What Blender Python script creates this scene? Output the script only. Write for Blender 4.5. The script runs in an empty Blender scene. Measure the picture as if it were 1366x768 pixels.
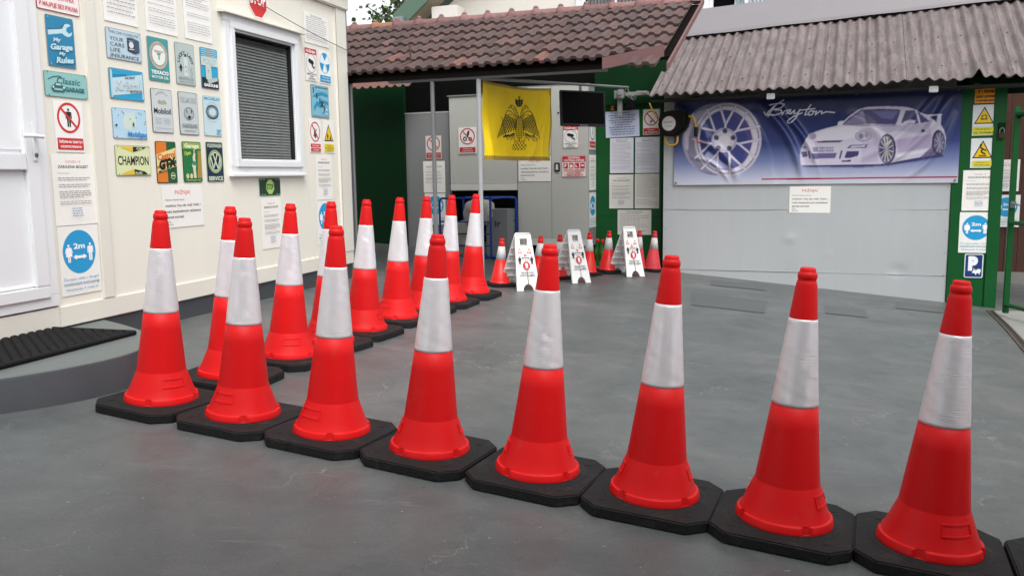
import bpy, bmesh, math, random
import numpy as np
from mathutils import Matrix, Vector

random.seed(7)
R = math.radians
C = bpy.context.scene.collection
scene = bpy.context.scene

# ------------------------------------------------------------------ camera, sky, sun, exposure
CAM_Z = 1.3152
cam_d = bpy.data.cameras.new("camera"); cam = bpy.data.objects.new("camera", cam_d); C.objects.link(cam)
cam_d.sensor_width = 36.0; cam_d.lens = 36 * 1162.17 / 1366; cam_d.clip_start = 0.05; cam_d.clip_end = 400
right = Vector((0.9999, -0.0018, -0.01379)); down = Vector((-0.0139, -0.12944, -0.99149)); fwd = Vector((0.0, 0.99159, -0.12945))
cm = Matrix((right, -down, -fwd)).transposed().to_4x4(); cm.translation = (0, 0, CAM_Z)
cam.matrix_world = cm
scene.camera = cam

SUN_EL, SUN_AZ = 58.0, 160.0          # azimuth clockwise from +Y
world = bpy.data.worlds.new("World"); scene.world = world; world.use_nodes = True
nt = world.node_tree; nt.nodes.clear()
wo = nt.nodes.new("ShaderNodeOutputWorld"); bg = nt.nodes.new("ShaderNodeBackground")
sky = nt.nodes.new("ShaderNodeTexSky"); sky.sky_type = 'NISHITA'; sky.sun_disc = False
sky.sun_elevation = R(SUN_EL); sky.sun_rotation = R(SUN_AZ); sky.air_density = 1.0; sky.dust_density = 4.0; sky.ozone_density = 1.0
hsv = nt.nodes.new("ShaderNodeHueSaturation"); hsv.inputs["Saturation"].default_value = 0.12; hsv.inputs["Value"].default_value = 1.0
nt.links.new(sky.outputs[0], hsv.inputs["Color"]); nt.links.new(hsv.outputs[0], bg.inputs[0])
bg.inputs[1].default_value = 0.15
nt.links.new(bg.outputs[0], wo.inputs[0])
sd = bpy.data.lights.new("sun", 'SUN'); sd.energy = 0.6; sd.angle = R(35); sd.color = (1.0, 0.97, 0.93)
so = bpy.data.objects.new("sun", sd); C.objects.link(so)
so.rotation_euler = (R(90 - SUN_EL), 0, R(180 - SUN_AZ))
scene.view_settings.view_transform = 'Standard'; scene.view_settings.look = 'None'
scene.view_settings.exposure = 0.95; scene.view_settings.gamma = 1.0; scene.view_settings.use_curve_mapping = False

# ------------------------------------------------------------------ helpers
def lin(hexs):
    hexs = hexs.lstrip('#'); o = []
    for i in (0, 2, 4):
        c = int(hexs[i:i+2], 16) / 255
        o.append(c / 12.92 if c <= .04045 else ((c + .055) / 1.055) ** 2.4)
    return (*o, 1.0)

_M = {}
def mat(name, col, rough=.5, metal=0., spec=.5, var=.06, vscale=6., bump=0., bscale=60., stretch=(1, 1, 1), rvar=.08, coat=0.):
    if name in _M: return _M[name]
    m = bpy.data.materials.new(name); m.use_nodes = True; n = m.node_tree; N = n.nodes; L = n.links
    b = N["Principled BSDF"]; b.inputs["Metallic"].default_value = metal; b.inputs["Roughness"].default_value = rough
    b.inputs["Specular IOR Level"].default_value = spec; b.inputs["Coat Weight"].default_value = coat
    c = lin(col) if isinstance(col, str) else col
    tc = N.new("ShaderNodeTexCoord"); mp = N.new("ShaderNodeMapping"); mp.inputs["Scale"].default_value = stretch
    L.new(tc.outputs["Object"], mp.inputs["Vector"])
    if var > 0:
        nz = N.new("ShaderNodeTexNoise"); nz.inputs["Scale"].default_value = vscale; nz.inputs["Detail"].default_value = 6; nz.inputs["Roughness"].default_value = .65
        L.new(mp.outputs[0], nz.inputs["Vector"])
        mx = N.new("ShaderNodeMix"); mx.data_type = 'RGBA'
        mx.inputs["A"].default_value = tuple(max(0, x * (1 - 2 * var)) for x in c[:3]) + (1,)
        mx.inputs["B"].default_value = tuple(min(.95, x * (1 + 2 * var)) for x in c[:3]) + (1,)
        L.new(nz.outputs["Fac"], mx.inputs["Factor"]); L.new(mx.outputs["Result"], b.inputs["Base Color"])
        if rvar > 0:
            mr = N.new("ShaderNodeMapRange"); mr.inputs["To Min"].default_value = max(0, rough - rvar); mr.inputs["To Max"].default_value = min(1, rough + rvar)
            L.new(nz.outputs["Fac"], mr.inputs["Value"]); L.new(mr.outputs[0], b.inputs["Roughness"])
    else:
        b.inputs["Base Color"].default_value = c
    if bump > 0:
        n2 = N.new("ShaderNodeTexNoise"); n2.inputs["Scale"].default_value = bscale; n2.inputs["Detail"].default_value = 4
        L.new(mp.outputs[0], n2.inputs["Vector"])
        bp = N.new("ShaderNodeBump"); bp.inputs["Strength"].default_value = bump; bp.inputs["Distance"].default_value = .01
        L.new(n2.outputs["Fac"], bp.inputs["Height"]); L.new(bp.outputs[0], b.inputs["Normal"])
    _M[name] = m
    return m
def ink(col, rough=.45):
    return mat("print " + col + ("" if rough == .45 else " m"), col, rough=rough, var=.03, vscale=25, rvar=.05)
def attr_mat(name, rough=.5, spec=.4, var=.05, vscale=30., trans=0., bump=0., bscale=50):
    m = mat(name, '#808080', rough=rough, spec=spec, var=0, bump=bump, bscale=bscale)
    N = m.node_tree.nodes; L = m.node_tree.links; b = N["Principled BSDF"]
    a = N.new("ShaderNodeAttribute"); a.attribute_name = "Col"
    nz = N.new("ShaderNodeTexNoise"); nz.inputs["Scale"].default_value = vscale; nz.inputs["Detail"].default_value = 5
    tc = N.new("ShaderNodeTexCoord"); L.new(tc.outputs["Object"], nz.inputs["Vector"])
    mr = N.new("ShaderNodeMapRange"); mr.inputs["To Min"].default_value = 1 - 2 * var; mr.inputs["To Max"].default_value = 1 + 2 * var
    L.new(nz.outputs["Fac"], mr.inputs["Value"])
    mx = N.new("ShaderNodeVectorMath"); mx.operation = 'SCALE'
    L.new(a.outputs["Color"], mx.inputs[0]); L.new(mr.outputs[0], mx.inputs["Scale"]); L.new(mx.outputs[0], b.inputs["Base Color"])
    return m

class MB:
    """collects faces and links them as ONE mesh object"""
    def __init__(s): s.v = []; s.f = []; s.mi = []; s.mats = []; s.sm = []; s.col = None
    def _m(s, m):
        if m not in s.mats: s.mats.append(m)
        return s.mats.index(m)
    def add(s, vs, fs, m, smooth=False):
        o = len(s.v); s.v += [tuple(p) for p in vs]; i = s._m(m)
        for f in fs: s.f.append(tuple(o + k for k in f)); s.mi.append(i); s.sm.append(smooth)
    def box(s, x0, x1, y0, y1, z0, z1, m):
        vs = [(x0, y0, z0), (x1, y0, z0), (x1, y1, z0), (x0, y1, z0), (x0, y0, z1), (x1, y0, z1), (x1, y1, z1), (x0, y1, z1)]
        s.add(vs, [(0, 3, 2, 1), (4, 5, 6, 7), (0, 1, 5, 4), (1, 2, 6, 5), (2, 3, 7, 6), (3, 0, 4, 7)], m)
    def bbox(s, x0, x1, y0, y1, z0, z1, m, b=.004):
        bm = bmesh.new(); bmesh.ops.create_cube(bm, size=1)
        for v in bm.verts: v.co = Vector(((x0 + x1) / 2 + v.co.x * (x1 - x0), (y0 + y1) / 2 + v.co.y * (y1 - y0), (z0 + z1) / 2 + v.co.z * (z1 - z0)))
        bmesh.ops.bevel(bm, geom=bm.edges[:], offset=min(b, .45 * min(abs(x1 - x0), abs(y1 - y0), abs(z1 - z0))), segments=2, affect='EDGES')
        s.bm(bm, m)
    def bm(s, bm, m, smooth=False):
        bm.verts.ensure_lookup_table(); bm.verts.index_update()
        s.add([v.co[:] for v in bm.verts], [[v.index for v in f.verts] for f in bm.faces], m, smooth); bm.free()
    def tube(s, pts, r, m, n=10, cap=True):
        pts = [Vector(p) for p in pts]; rs = r if isinstance(r, (list, tuple)) else [r] * len(pts)
        vs = []; fs = []; pu = None
        for i, p in enumerate(pts):
            d = (pts[min(i + 1, len(pts) - 1)] - pts[max(i - 1, 0)]).normalized()
            if pu is None: pu = d.orthogonal().normalized()
            u = (pu - d * pu.dot(d)).normalized(); pu = u; w = d.cross(u)
            for k in range(n):
                a = 2 * math.pi * k / n; vs.append(p + (u * math.cos(a) + w * math.sin(a)) * rs[i])
        for i in range(len(pts) - 1):
            for k in range(n): fs.append((i * n + k, i * n + (k + 1) % n, (i + 1) * n + (k + 1) % n, (i + 1) * n + k))
        s.add(vs, fs, m, True)
        if cap: s.add(vs[:n], [tuple(range(n - 1, -1, -1))], m); s.add(vs[-n:], [tuple(range(n))], m)
    def lathe(s, prof, m, n=64, rfun=None):
        vs = []; fs = []
        for r, z in prof:
            for k in range(n):
                a = 2 * math.pi * k / n; rr = r if rfun is None else rfun(r, z, a); vs.append((rr * math.cos(a), rr * math.sin(a), z))
        for i in range(len(prof) - 1):
            for k in range(n): fs.append((i * n + k, i * n + (k + 1) % n, (i + 1) * n + (k + 1) % n, (i + 1) * n + k))
        s.add(vs, fs, m, True)
    def prism(s, poly, z0, z1, m):
        n = len(poly); a = sum(poly[i][0] * poly[(i + 1) % n][1] - poly[(i + 1) % n][0] * poly[i][1] for i in range(n))
        if a < 0: poly = poly[::-1]
        vs = [(x, y, z0) for x, y in poly] + [(x, y, z1) for x, y in poly]
        s.add(vs, [tuple(range(n - 1, -1, -1)), tuple(range(n, 2 * n))] + [(i, (i + 1) % n, n + (i + 1) % n, n + i) for i in range(n)], m)
    def build(s, name, parent=None):
        me = bpy.data.meshes.new(name); me.from_pydata(s.v, [], s.f)
        for m in s.mats: me.materials.append(m)
        me.polygons.foreach_set("material_index", s.mi); me.polygons.foreach_set("use_smooth", s.sm)
        if s.col is not None:
            a = me.attributes.new("Col", 'FLOAT_COLOR', 'POINT'); a.data.foreach_set("color", np.asarray(s.col, dtype=np.float32).ravel())
        me.update()
        o = bpy.data.objects.new(name, me); C.objects.link(o)
        if parent: o.parent = parent
        return o

def tag(o, label=None, cat=None, group=None, kind=None):
    if label: o["label"] = label
    if cat: o["category"] = cat
    if group: o["group"] = group
    if kind: o["kind"] = kind
    return o
def empty(name, mw, label, cat, group=None):
    o = bpy.data.objects.new(name, None); C.objects.link(o); o.empty_display_size = .1
    o.matrix_world = mw if isinstance(mw, Matrix) else Matrix.Translation(mw)
    return tag(o, label, cat, group)
def copy_tree(o, parent=None):
    c = o.copy(); C.objects.link(c); c.parent = parent
    for ch in [x for x in bpy.data.objects if x.parent == o]: copy_tree(ch, c)
    return c

# frames: local x to the right along a wall, y up, z out of the wall towards the yard
TH, TB = 0.287202, 0.371182
HP = Vector((-2.39988, 6.92104, 0)); HD = Vector((math.sin(TH), math.cos(TH), 0)); HN = Vector((math.cos(TH), -math.sin(TH), 0))
OP = Vector((1.93182, 11.08426, 0)); BD = Vector((math.cos(TB), -math.sin(TB), 0)); BN = Vector((-math.sin(TB), -math.cos(TB), 0))
UP = Vector((0, 0, 1))
def frame(o, ex, en):
    m = Matrix((ex, UP, en)).transposed().to_4x4(); m.translation = o; return m
FH = frame(HP, HD, HN); FB = frame(OP, BD, BN)
def at(F, u, z, out=0.): return F @ Matrix.Translation((u, z, out))
def wb(u, z, off=0.): return FB @ Vector((u, z, -off))      # off: metres beyond the sheet metal wall
FS = FB @ Matrix.Translation((-.98, 0, 0)) @ Matrix.Rotation(R(90), 4, 'Y')   # right-hand side of the cabinet, x runs away from the yard

GX, GY = -0.064168, 0.014004
GN = Vector((-GX, -GY, 1)).normalized()
def sstep(a, b, x):
    t = min(1, max(0, (x - a) / (b - a))); return t * t * (3 - 2 * t)
def ground_z(x, y):
    z = GX * 7 * math.tanh(x / 7) * 1.0 if abs(x) > 5.5 else GX * x
    if abs(x) > 5.5:
        z = GX * (math.copysign(5.5, x) + 3 * math.tanh((abs(x) - 5.5) / 3) * math.copysign(1, x))
    z += GY * min(y, 16)
    p = Vector((x, y, 0)) - OP; u = p.dot(BD); off = -p.dot(BN)
    z += sstep(-2.2, 0, off) * (.036 - .07 * min(1.2, max(-.2, u / 3.3)))
    return z

# ------------------------------------------------------------------ text
_T = {}
def glyphs(body, bold=0., res=3):
    k = (body, bold, res)
    if k in _T: return _T[k]
    cu = bpy.data.curves.new("t", 'FONT'); cu.body = body; cu.size = 1; cu.offset = bold; cu.resolution_u = res
    ob = bpy.data.objects.new("t", cu); me = ob.to_mesh()
    V = [(v.co.x, v.co.y) for v in me.vertices]; F = [tuple(p.vertices) for p in me.polygons]
    ob.to_mesh_clear(); bpy.data.objects.remove(ob); bpy.data.curves.remove(cu)
    xs = [p[0] for p in V] or [0, 1]; r = (V, F, min(xs), max(xs)); _T[k] = r
    return r
_H = glyphs("H"); CAP = max(p[1] for p in _H[0])

class Sign(MB):
    """flat panel of w x h metres; drawing in fractions, each call a hair in front of the last"""
    def __init__(s, w, h, bgc, t=.003, r=0., rough=.45, edge=None):
        super().__init__(); s.w = w; s.h = h; s.z = t; m = ink(bgc, rough)
        if r > 0: s.prism(s._round(-w/2, -h/2, w/2, h/2, r), 0, t, ink(edge, rough) if edge else m)
        else: s.box(-w/2, w/2, -h/2, h/2, 0, t, m)
        if edge:
            e = .0035; s.z += .0006; s._flat(s._round(-w/2+e, -h/2+e, w/2-e, h/2-e, max(r-e, .002)), bgc)
    def _round(s, x0, y0, x1, y1, r, n=5):
        o = []
        for cx, cy, a0 in ((x1-r, y1-r, 0), (x0+r, y1-r, 90), (x0+r, y0+r, 180), (x1-r, y0+r, 270)):
            for k in range(n+1):
                a = R(a0 + 90 * k / n); o.append((cx + r * math.cos(a), cy + r * math.sin(a)))
        return o
    def _flat(s, pts, c):
        n = len(pts); a = sum(pts[i][0] * pts[(i+1) % n][1] - pts[(i+1) % n][0] * pts[i][1] for i in range(n))
        if a < 0: pts = pts[::-1]
        s.add([(x, y, s.z) for x, y in pts], [tuple(range(n))], ink(c))
    def P(s, x, y): return ((x - .5) * s.w, (y - .5) * s.h)
    def up(s): s.z += .0006
    def poly(s, pts, c): s.up(); s._flat([s.P(*p) for p in pts], c)
    def rect(s, x0, y0, x1, y1, c): s.poly([(x0, y0), (x1, y0), (x1, y1), (x0, y1)], c)
    def rrect(s, x0, y0, x1, y1, c, r=.01):
        s.up(); a = s.P(x0, y0); b = s.P(x1, y1); s._flat(s._round(a[0], a[1], b[0], b[1], r), c)
    def frame(s, x0, y0, x1, y1, t, c):
        tx = t; ty = t * s.w / s.h
        for q in ((x0, y0, x1, y0+ty), (x0, y1-ty, x1, y1), (x0, y0+ty, x0+tx, y1-ty), (x1-tx, y0+ty, x1, y1-ty)):
            a = s.P(q[0], q[1]); b = s.P(q[2], q[3]); s._flat([a, (b[0], a[1]), b, (a[0], b[1])], c)
        s.up()
    def ell(s, cx, cy, rx, c, ry=None, n=40):
        x, y = s.P(cx, cy); rx *= s.w; ry = rx if ry is None else ry * s.h; s.up()
        s._flat([(x + rx * math.cos(2*math.pi*k/n), y + ry * math.sin(2*math.pi*k/n)) for k in range(n)], c)
    def ring(s, cx, cy, r0, r1, c, a0=0, a1=360, n=48):
        x, y = s.P(cx, cy); s.up(); vs = []; 
        for k in range(n+1):
            a = R(a0 + (a1 - a0) * k / n)
            for r in (r0 * s.w, r1 * s.w): vs.append((x + r * math.cos(a), y + r * math.sin(a), s.z))
        s.add(vs, [(2*k, 2*k+1, 2*k+3, 2*k+2) for k in range(n)], ink(c))
    def line(s, x0, y0, x1, y1, t, c):
        a = Vector(s.P(x0, y0)); b = Vector(s.P(x1, y1)); d = (b - a); nrm = Vector((-d.y, d.x)).normalized() * t * s.w / 2; s.up()
        s._flat([tuple(a - nrm), tuple(b - nrm), tuple(b + nrm), tuple(a + nrm)], c)
    def pl(s, pts, t, c):
        for a, b in zip(pts, pts[1:]): s.line(*a, *b, t, c)
    def text(s, body, cx, cy, h, c, w=None, bold=0., shear=0., rot=0., align='c', wave=0.):
        V, F, x0, x1 = glyphs(body, bold); hh = h * s.h / CAP; wx = (w * s.w / (x1 - x0)) if w else hh; X, Y = s.P(cx, cy); s.up()
        mid = (x0 + x1) / 2 if align == 'c' else x0; ca, sa = math.cos(R(rot)), math.sin(R(rot)); vs = []
        for x, y in V:
            px = (x - mid) * wx; py = (y - CAP / 2) * hh; px += shear * py; py += wave * px
            vs.append((X + px * ca - py * sa, Y + px * sa + py * ca, s.z))
        s.add(vs, F, ink(c))
    def arc(s, body, cx, cy, r, h, c, a0, a1, bold=0., flip=False):
        """letters round a circle from angle a0 to a1 (degrees, clockwise from the top)"""
        X, Y = s.P(cx, cy); n = len(body); s.up(); hh = h * s.h / CAP
        for i, ch in enumerate(body):
            if ch == ' ': continue
            V, F, x0, x1 = glyphs(ch, bold); a = R(a0 + (a1 - a0) * (i / max(1, n - 1))); vs = []
            t = -a if not flip else -a + math.pi; ca, sa = math.cos(t), math.sin(t)
            ox, oy = X + r * s.w * math.sin(a), Y + r * s.w * math.cos(a)
            for x, y in V:
                px = (x - (x0 + x1) / 2) * hh; py = (y - CAP / 2) * hh
                vs.append((ox + px * ca - py * sa, oy + px * sa + py * ca, s.z))
            s.add(vs, F, ink(c))
    def body(s, x0, x1, y, h, c='#86868b', short=1., center=False):
        """one line of print too small to read: word-length marks"""
        s.up(); h *= .8; x = x0; e = x0 + (x1 - x0) * short
        if center: d = (x1 - e) / 2; x += d; e += d
        while x < e - .01:
            l = min(random.uniform(.035, .12), e - x)
            a = s.P(x, y - h / 2); b = s.P(x + l, y + h / 2); s._flat([a, (b[0], a[1]), b, (a[0], b[1])], c); x += l + .018
    def man(s, cx, y0, h, c, woman=False):
        """standing figure, feet at y0, height h (fraction of sign height)"""
        k = h * s.h; X, Y = s.P(cx, y0); s.up()
        T = lambda pts: s._flat([(X + px * k, Y + py * k) for px, py in pts], c)
        T([(.075 * math.cos(a), .92 + .075 * math.sin(a)) for a in [2*math.pi*i/20 for i in range(20)]])
        if woman:
            T([(-.11, .82), (.11, .82), (.24, .32), (.1, .32), (.09, 0), (.015, 0), (.015, .32), (-.015, .32), (-.015, 0), (-.09, 0), (-.1, .32), (-.24, .32)])
            for q in (-1, 1): T([(q*.11, .82), (q*.2, .78), (q*.27, .5), (q*.21, .48)][::q])
        else:
            T([(-.13, .82), (.13, .82), (.13, .42), (.12, 0), (.02, 0), (.012, .42), (-.012, .42), (-.02, 0), (-.12, 0), (-.13, .42)])
            for q in (-1, 1): T([(q*.13, .82), (q*.21, .79), (q*.22, .44), (q*.15, .44)][::q])
    def put(s, name, F, u0, u1, z0, z1, out, label, cat='sign', group=None, rot=0.):
        o = s.build(name); o.matrix_world = at(F, (u0 + u1) / 2, (z0 + z1) / 2, out) @ Matrix.Rotation(R(rot), 4, 'Z')
        return tag(o, label, cat, group)

# ------------------------------------------------------------------ materials
def ground_material():
    m = bpy.data.materials.new("painted concrete"); m.use_nodes = True; N = m.node_tree.nodes; L = m.node_tree.links; b = N["Principled BSDF"]
    tc = N.new("ShaderNodeTexCoord")
    def noise(sc, det=6, rough=.6, st=(1, 1, 1), dist=0.):
        mp = N.new("ShaderNodeMapping"); mp.inputs["Scale"].default_value = st; L.new(tc.outputs["Object"], mp.inputs["Vector"])
        n = N.new("ShaderNodeTexNoise"); n.inputs["Scale"].default_value = sc; n.inputs["Detail"].default_value = det; n.inputs["Roughness"].default_value = rough; n.inputs["Distortion"].default_value = dist
        L.new(mp.outputs[0], n.inputs["Vector"]); return n
    def ramp(src, stops):
        r = N.new("ShaderNodeValToRGB"); e = r.color_ramp.elements
        while len(e) < len(stops): e.new(.5)
        for k, (p, c) in enumerate(stops): e[k].position = p; e[k].color = c
        L.new(src.outputs["Fac"], r.inputs[0]); return r
    def mix(mode, f, a, bb):
        x = N.new("ShaderNodeMix"); x.data_type = 'RGBA'; x.blend_type = mode
        if isinstance(f, float): x.inputs["Factor"].default_value = f
        else: L.new(f, x.inputs["Factor"])
        L.new(a, x.inputs["A"])
        if isinstance(bb, tuple): x.inputs["B"].default_value = bb
        else: L.new(bb, x.inputs["B"])
        return x.outputs["Result"]
    g = lambda v, t=(1, 1, 1): (v * t[0], v * t[1], v * t[2], 1)
    cool = (.90, 1.04, 1.05)
    base = ramp(noise(1.1, 8, .62, (1, 1.3, 1), .6), [(.28, g(.080, cool)), (.5, g(.102, (.93, 1.03, 1.03))), (.74, g(.129, (.99, 1.0, .97)))])
    col = base.outputs[0]
    blot = ramp(noise(3.2, 8, .7, (1, 1, 1), 1.2), [(.33, g(.70)), (.55, g(1.0)), (.8, g(1.15))])
    col = mix('MULTIPLY', .75, col, blot.outputs[0])
    strk = ramp(noise(9, 6, .7, (.35, 2.2, 1), .4), [(.60, g(0)), (.77, g(.7))])
    col = mix('MIX', strk.outputs[0], col, g(.19, (1.0, 1.0, .97)))
    red = ramp(noise(.9, 3, .5), [(.55, g(0)), (.8, g(.14))])
    col = mix('MIX', red.outputs[0], col, (.14, .105, .10, 1))
    fine = ramp(noise(120, 3, .6), [(.3, g(.78)), (.7, g(1.2))]); col = mix('MULTIPLY', .7, col, fine.outputs[0])
    spots = ramp(noise(34, 2, .5), [(.735, g(0)), (.77, g(1))]); col = mix('MIX', spots.outputs[0], col, g(.26))
    dark = ramp(noise(26, 2, .5, (1, 1, 1)), [(.245, g(.7)), (.285, g(0))]); col = mix('MIX', dark.outputs[0], col, g(.05))
    vo = N.new("ShaderNodeTexVoronoi"); vo.feature = 'DISTANCE_TO_EDGE'; vo.inputs["Scale"].default_value = .75
    nd = noise(2.5, 5, .6); ad = N.new("ShaderNodeVectorMath"); ad.operation = 'MULTIPLY_ADD'; ad.inputs[1].default_value = (.8, .8, .8)
    L.new(nd.outputs["Color"], ad.inputs[0]); L.new(tc.outputs["Object"], ad.inputs[2]); L.new(ad.outputs[0], vo.inputs["Vector"])
    lt = N.new("ShaderNodeMath"); lt.operation = 'LESS_THAN'; lt.inputs[1].default_value = .0022; L.new(vo.outputs["Distance"], lt.inputs[0])
    gate = ramp(noise(1.7, 2), [(.47, g(0)), (.57, g(.9))]); mul = N.new("ShaderNodeMath"); mul.operation = 'MULTIPLY'
    L.new(lt.outputs[0], mul.inputs[0]); L.new(gate.outputs[0], mul.inputs[1]); col = mix('MIX', mul.outputs[0], col, g(.24))
    L.new(col, b.inputs["Base Color"])
    rr = N.new("ShaderNodeMapRange"); rr.inputs["To Min"].default_value = .34; rr.inputs["To Max"].default_value = .58
    L.new(noise(2.1, 7, .65).outputs["Fac"], rr.inputs["Value"]); L.new(rr.outputs[0], b.inputs["Roughness"])
    bp = N.new("ShaderNodeBump"); bp.inputs["Strength"].default_value = .22; bp.inputs["Distance"].default_value = .006
    L.new(noise(55, 5, .65).outputs["Fac"], bp.inputs["Height"]); L.new(bp.outputs[0], b.inputs["Normal"])
    return m
M_ground = ground_material()
M_cream = mat("cream wall panel", '#e9e6da', rough=.42, var=.022, vscale=1.6, stretch=(4, .4, 1), bump=.03, bscale=180)
M_cream2 = mat("cream trim", '#e2dfd4', rough=.42, var=.02, vscale=3)
M_pvc = mat("white window plastic", '#e6e8ea', rough=.3, rvar=0, var=.003, vscale=4)
M_gask = mat("black gasket", '#1c1d1e', rough=.6, var=.05)
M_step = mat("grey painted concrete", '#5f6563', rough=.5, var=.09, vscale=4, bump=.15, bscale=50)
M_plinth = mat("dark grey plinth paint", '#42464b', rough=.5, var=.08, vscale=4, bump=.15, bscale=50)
M_rubber = mat("black rubber", '#0c0c0c', rough=.7, spec=.25, var=.2, vscale=9, bump=.2, bscale=150)
M_base = mat("recycled rubber", '#131314', rough=.75, spec=.35, var=.28, vscale=14, bump=.35, bscale=110)
M_red = mat("red cone plastic", '#d01013', rough=.52, spec=.25, var=.05, vscale=5, bump=.03, bscale=40)
M_redsmall = mat("small red cone plastic", '#dd1f1d', rough=.4, spec=.4, var=.05, vscale=6)
M_redfade = mat("faded red cone plastic", '#b8363d', rough=.6, spec=.3, var=.14, vscale=16)
M_sheet = mat("light grey sheet metal paint", '#b0b4b6', rough=.42, var=.032, vscale=1.7, stretch=(4, .45, 1), bump=.06, bscale=2.2)
M_green = mat("green wall paint", '#0b5023', rough=.45, spec=.28, var=.08, vscale=5, bump=.08, bscale=30)
M_dgreen = mat("dark green wall paint and shade", '#052b13', rough=.6, spec=.12, var=.12, vscale=3, bump=.1, bscale=25)
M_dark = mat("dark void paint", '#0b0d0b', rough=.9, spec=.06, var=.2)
M_cab = mat("grey cabinet panel", '#b9bab4', rough=.42, var=.03, vscale=2.5)
M_cabl = mat("pale cabinet rail", '#d0d0ca', rough=.45, var=.03, vscale=3)
M_cabd = mat("mid grey panel", '#828484', rough=.45, var=.04, vscale=2)
M_steel = mat("galvanised steel", '#808284', rough=.4, metal=.5, var=.06, vscale=9)
M_wood = mat("brown stained board", '#4a2a1c', rough=.55, var=.16, vscale=5, stretch=(6, .6, 6))
M_grayflash = mat("grey lilac flashing", '#7f7b7f', rough=.5, var=.05, vscale=3)
M_white = mat("white render", '#ded9d0', rough=.8, var=.03, vscale=1.2, bump=.1, bscale=60)
M_gmetal = mat("green roof sheet", '#56705f', rough=.35, var=.06, vscale=3)
M_black = mat("black plastic", '#08080a', rough=.45, spec=.3, var=.1)
M_yel = mat("yellow hose", '#d6a012', rough=.45, var=.05)
M_blue = mat("blue steel tube", '#0a3384', rough=.4, spec=.3, var=.06)
M_wplast = mat("white sign plastic", '#e8e8e6', rough=.38, var=.02, vscale=8)
M_downpipe = mat("grey downpipe", '#6a7178', rough=.4, var=.06)

def wear(m, scuff, lo, hi, amount, scale=14., stretch=(1, 1, .6), vary=.07):
    """scuffs and a little fading that differ from one copy to the next"""
    N = m.node_tree.nodes; L = m.node_tree.links; b = N["Principled BSDF"]; src = b.inputs["Base Color"].links[0].from_socket
    tc = N.new("ShaderNodeTexCoord"); oi = N.new("ShaderNodeObjectInfo"); ad = N.new("ShaderNodeVectorMath"); ad.operation = 'MULTIPLY_ADD'; ad.inputs[1].default_value = (7, 11, 5)
    L.new(oi.outputs["Random"], ad.inputs[0]); L.new(tc.outputs["Object"], ad.inputs[2])
    mp = N.new("ShaderNodeMapping"); mp.inputs["Scale"].default_value = stretch; L.new(ad.outputs[0], mp.inputs["Vector"])
    n = N.new("ShaderNodeTexNoise"); n.inputs["Scale"].default_value = scale; n.inputs["Detail"].default_value = 8; n.inputs["Roughness"].default_value = .72; n.inputs["Distortion"].default_value = .8; L.new(mp.outputs[0], n.inputs["Vector"])
    r = N.new("ShaderNodeMapRange"); r.inputs["From Min"].default_value = lo; r.inputs["From Max"].default_value = hi; r.inputs["To Max"].default_value = amount; L.new(n.outputs["Fac"], r.inputs["Value"])
    x = N.new("ShaderNodeMix"); x.data_type = 'RGBA'; L.new(r.outputs[0], x.inputs["Factor"]); L.new(src, x.inputs["A"]); x.inputs["B"].default_value = lin(scuff)
    v = N.new("ShaderNodeMapRange"); v.inputs["To Min"].default_value = 1 - vary; v.inputs["To Max"].default_value = 1 + vary; L.new(oi.outputs["Random"], v.inputs["Value"])
    sc = N.new("ShaderNodeVectorMath"); sc.operation = 'SCALE'; L.new(x.outputs["Result"], sc.inputs[0]); L.new(v.outputs[0], sc.inputs["Scale"]); L.new(sc.outputs[0], b.inputs["Base Color"])
wear(M_red, '#a8443a', .60, .74, .45); wear(M_redsmall, '#a8443a', .6, .75, .5); wear(M_base, '#3a3836', .54, .74, .6, 9., (1, 1, 1), .12)

# ------------------------------------------------------------------ ground
def make_ground():
    xs = sorted(set([-80, -55, -35, -22, -15] + [x * .35 for x in range(-34, 35)] + [15, 22, 35, 55, 80]))
    ys = sorted(set([-80, -50, -30, -15, -8] + [y * .35 for y in range(-10, 56)] + [24, 32, 45, 60, 80, 120]))
    mb = MB(); vs = [(x, y, ground_z(x, y)) for y in ys for x in xs]; n = len(xs)
    mb.add(vs, [(j*n+i, j*n+i+1, (j+1)*n+i+1, (j+1)*n+i) for j in range(len(ys)-1) for i in range(n-1)], M_ground, True)
    tag(mb.build("ground"), kind="structure")
make_ground()
def ground_sheet(name, pts, m, lift, n=8):
    mb = MB(); vs = []; a, b, c, d = [Vector(p) for p in pts]
    for j in range(n+1):
        for i in range(n+1):
            p = a.lerp(b, i/n).lerp(d.lerp(c, i/n), j/n); vs.append((p.x, p.y, ground_z(p.x, p.y) + lift))
    mb.add(vs, [(j*(n+1)+i, j*(n+1)+i+1, (j+1)*(n+1)+i+1, (j+1)*(n+1)+i) for j in range(n) for i in range(n)], m, True)
    o = mb.build(name); tag(o, kind="structure"); return o
M_patch = mat("darker concrete patch", '#4e5251', rough=.5, var=.12, vscale=5, bump=.2, bscale=50)
for k, q in enumerate([[(1.77, 8.52), (2.41, 8.23), (2.69, 9.04), (1.95, 9.38)], [(3.07, 8.42), (3.42, 8.27), (3.62, 8.83), (3.25, 8.97)],
                       [(4.04, 9.07), (4.46, 8.91), (4.77, 9.42), (4.3, 9.66)], [(2.3, 10.02), (2.89, 9.85), (3.05, 10.3), (2.4, 10.42)]]):
    ground_sheet("ground_patch", q, M_patch, .005)
M_conc = mat("pale bare concrete", '#82827e', rough=.75, var=.1, vscale=4, bump=.3, bscale=40)
ground_sheet("path", [(5.27, 9.42), (4.33, 7.17), (9.5, 5.2), (10.5, 11.2)], M_conc, .006)

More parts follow.
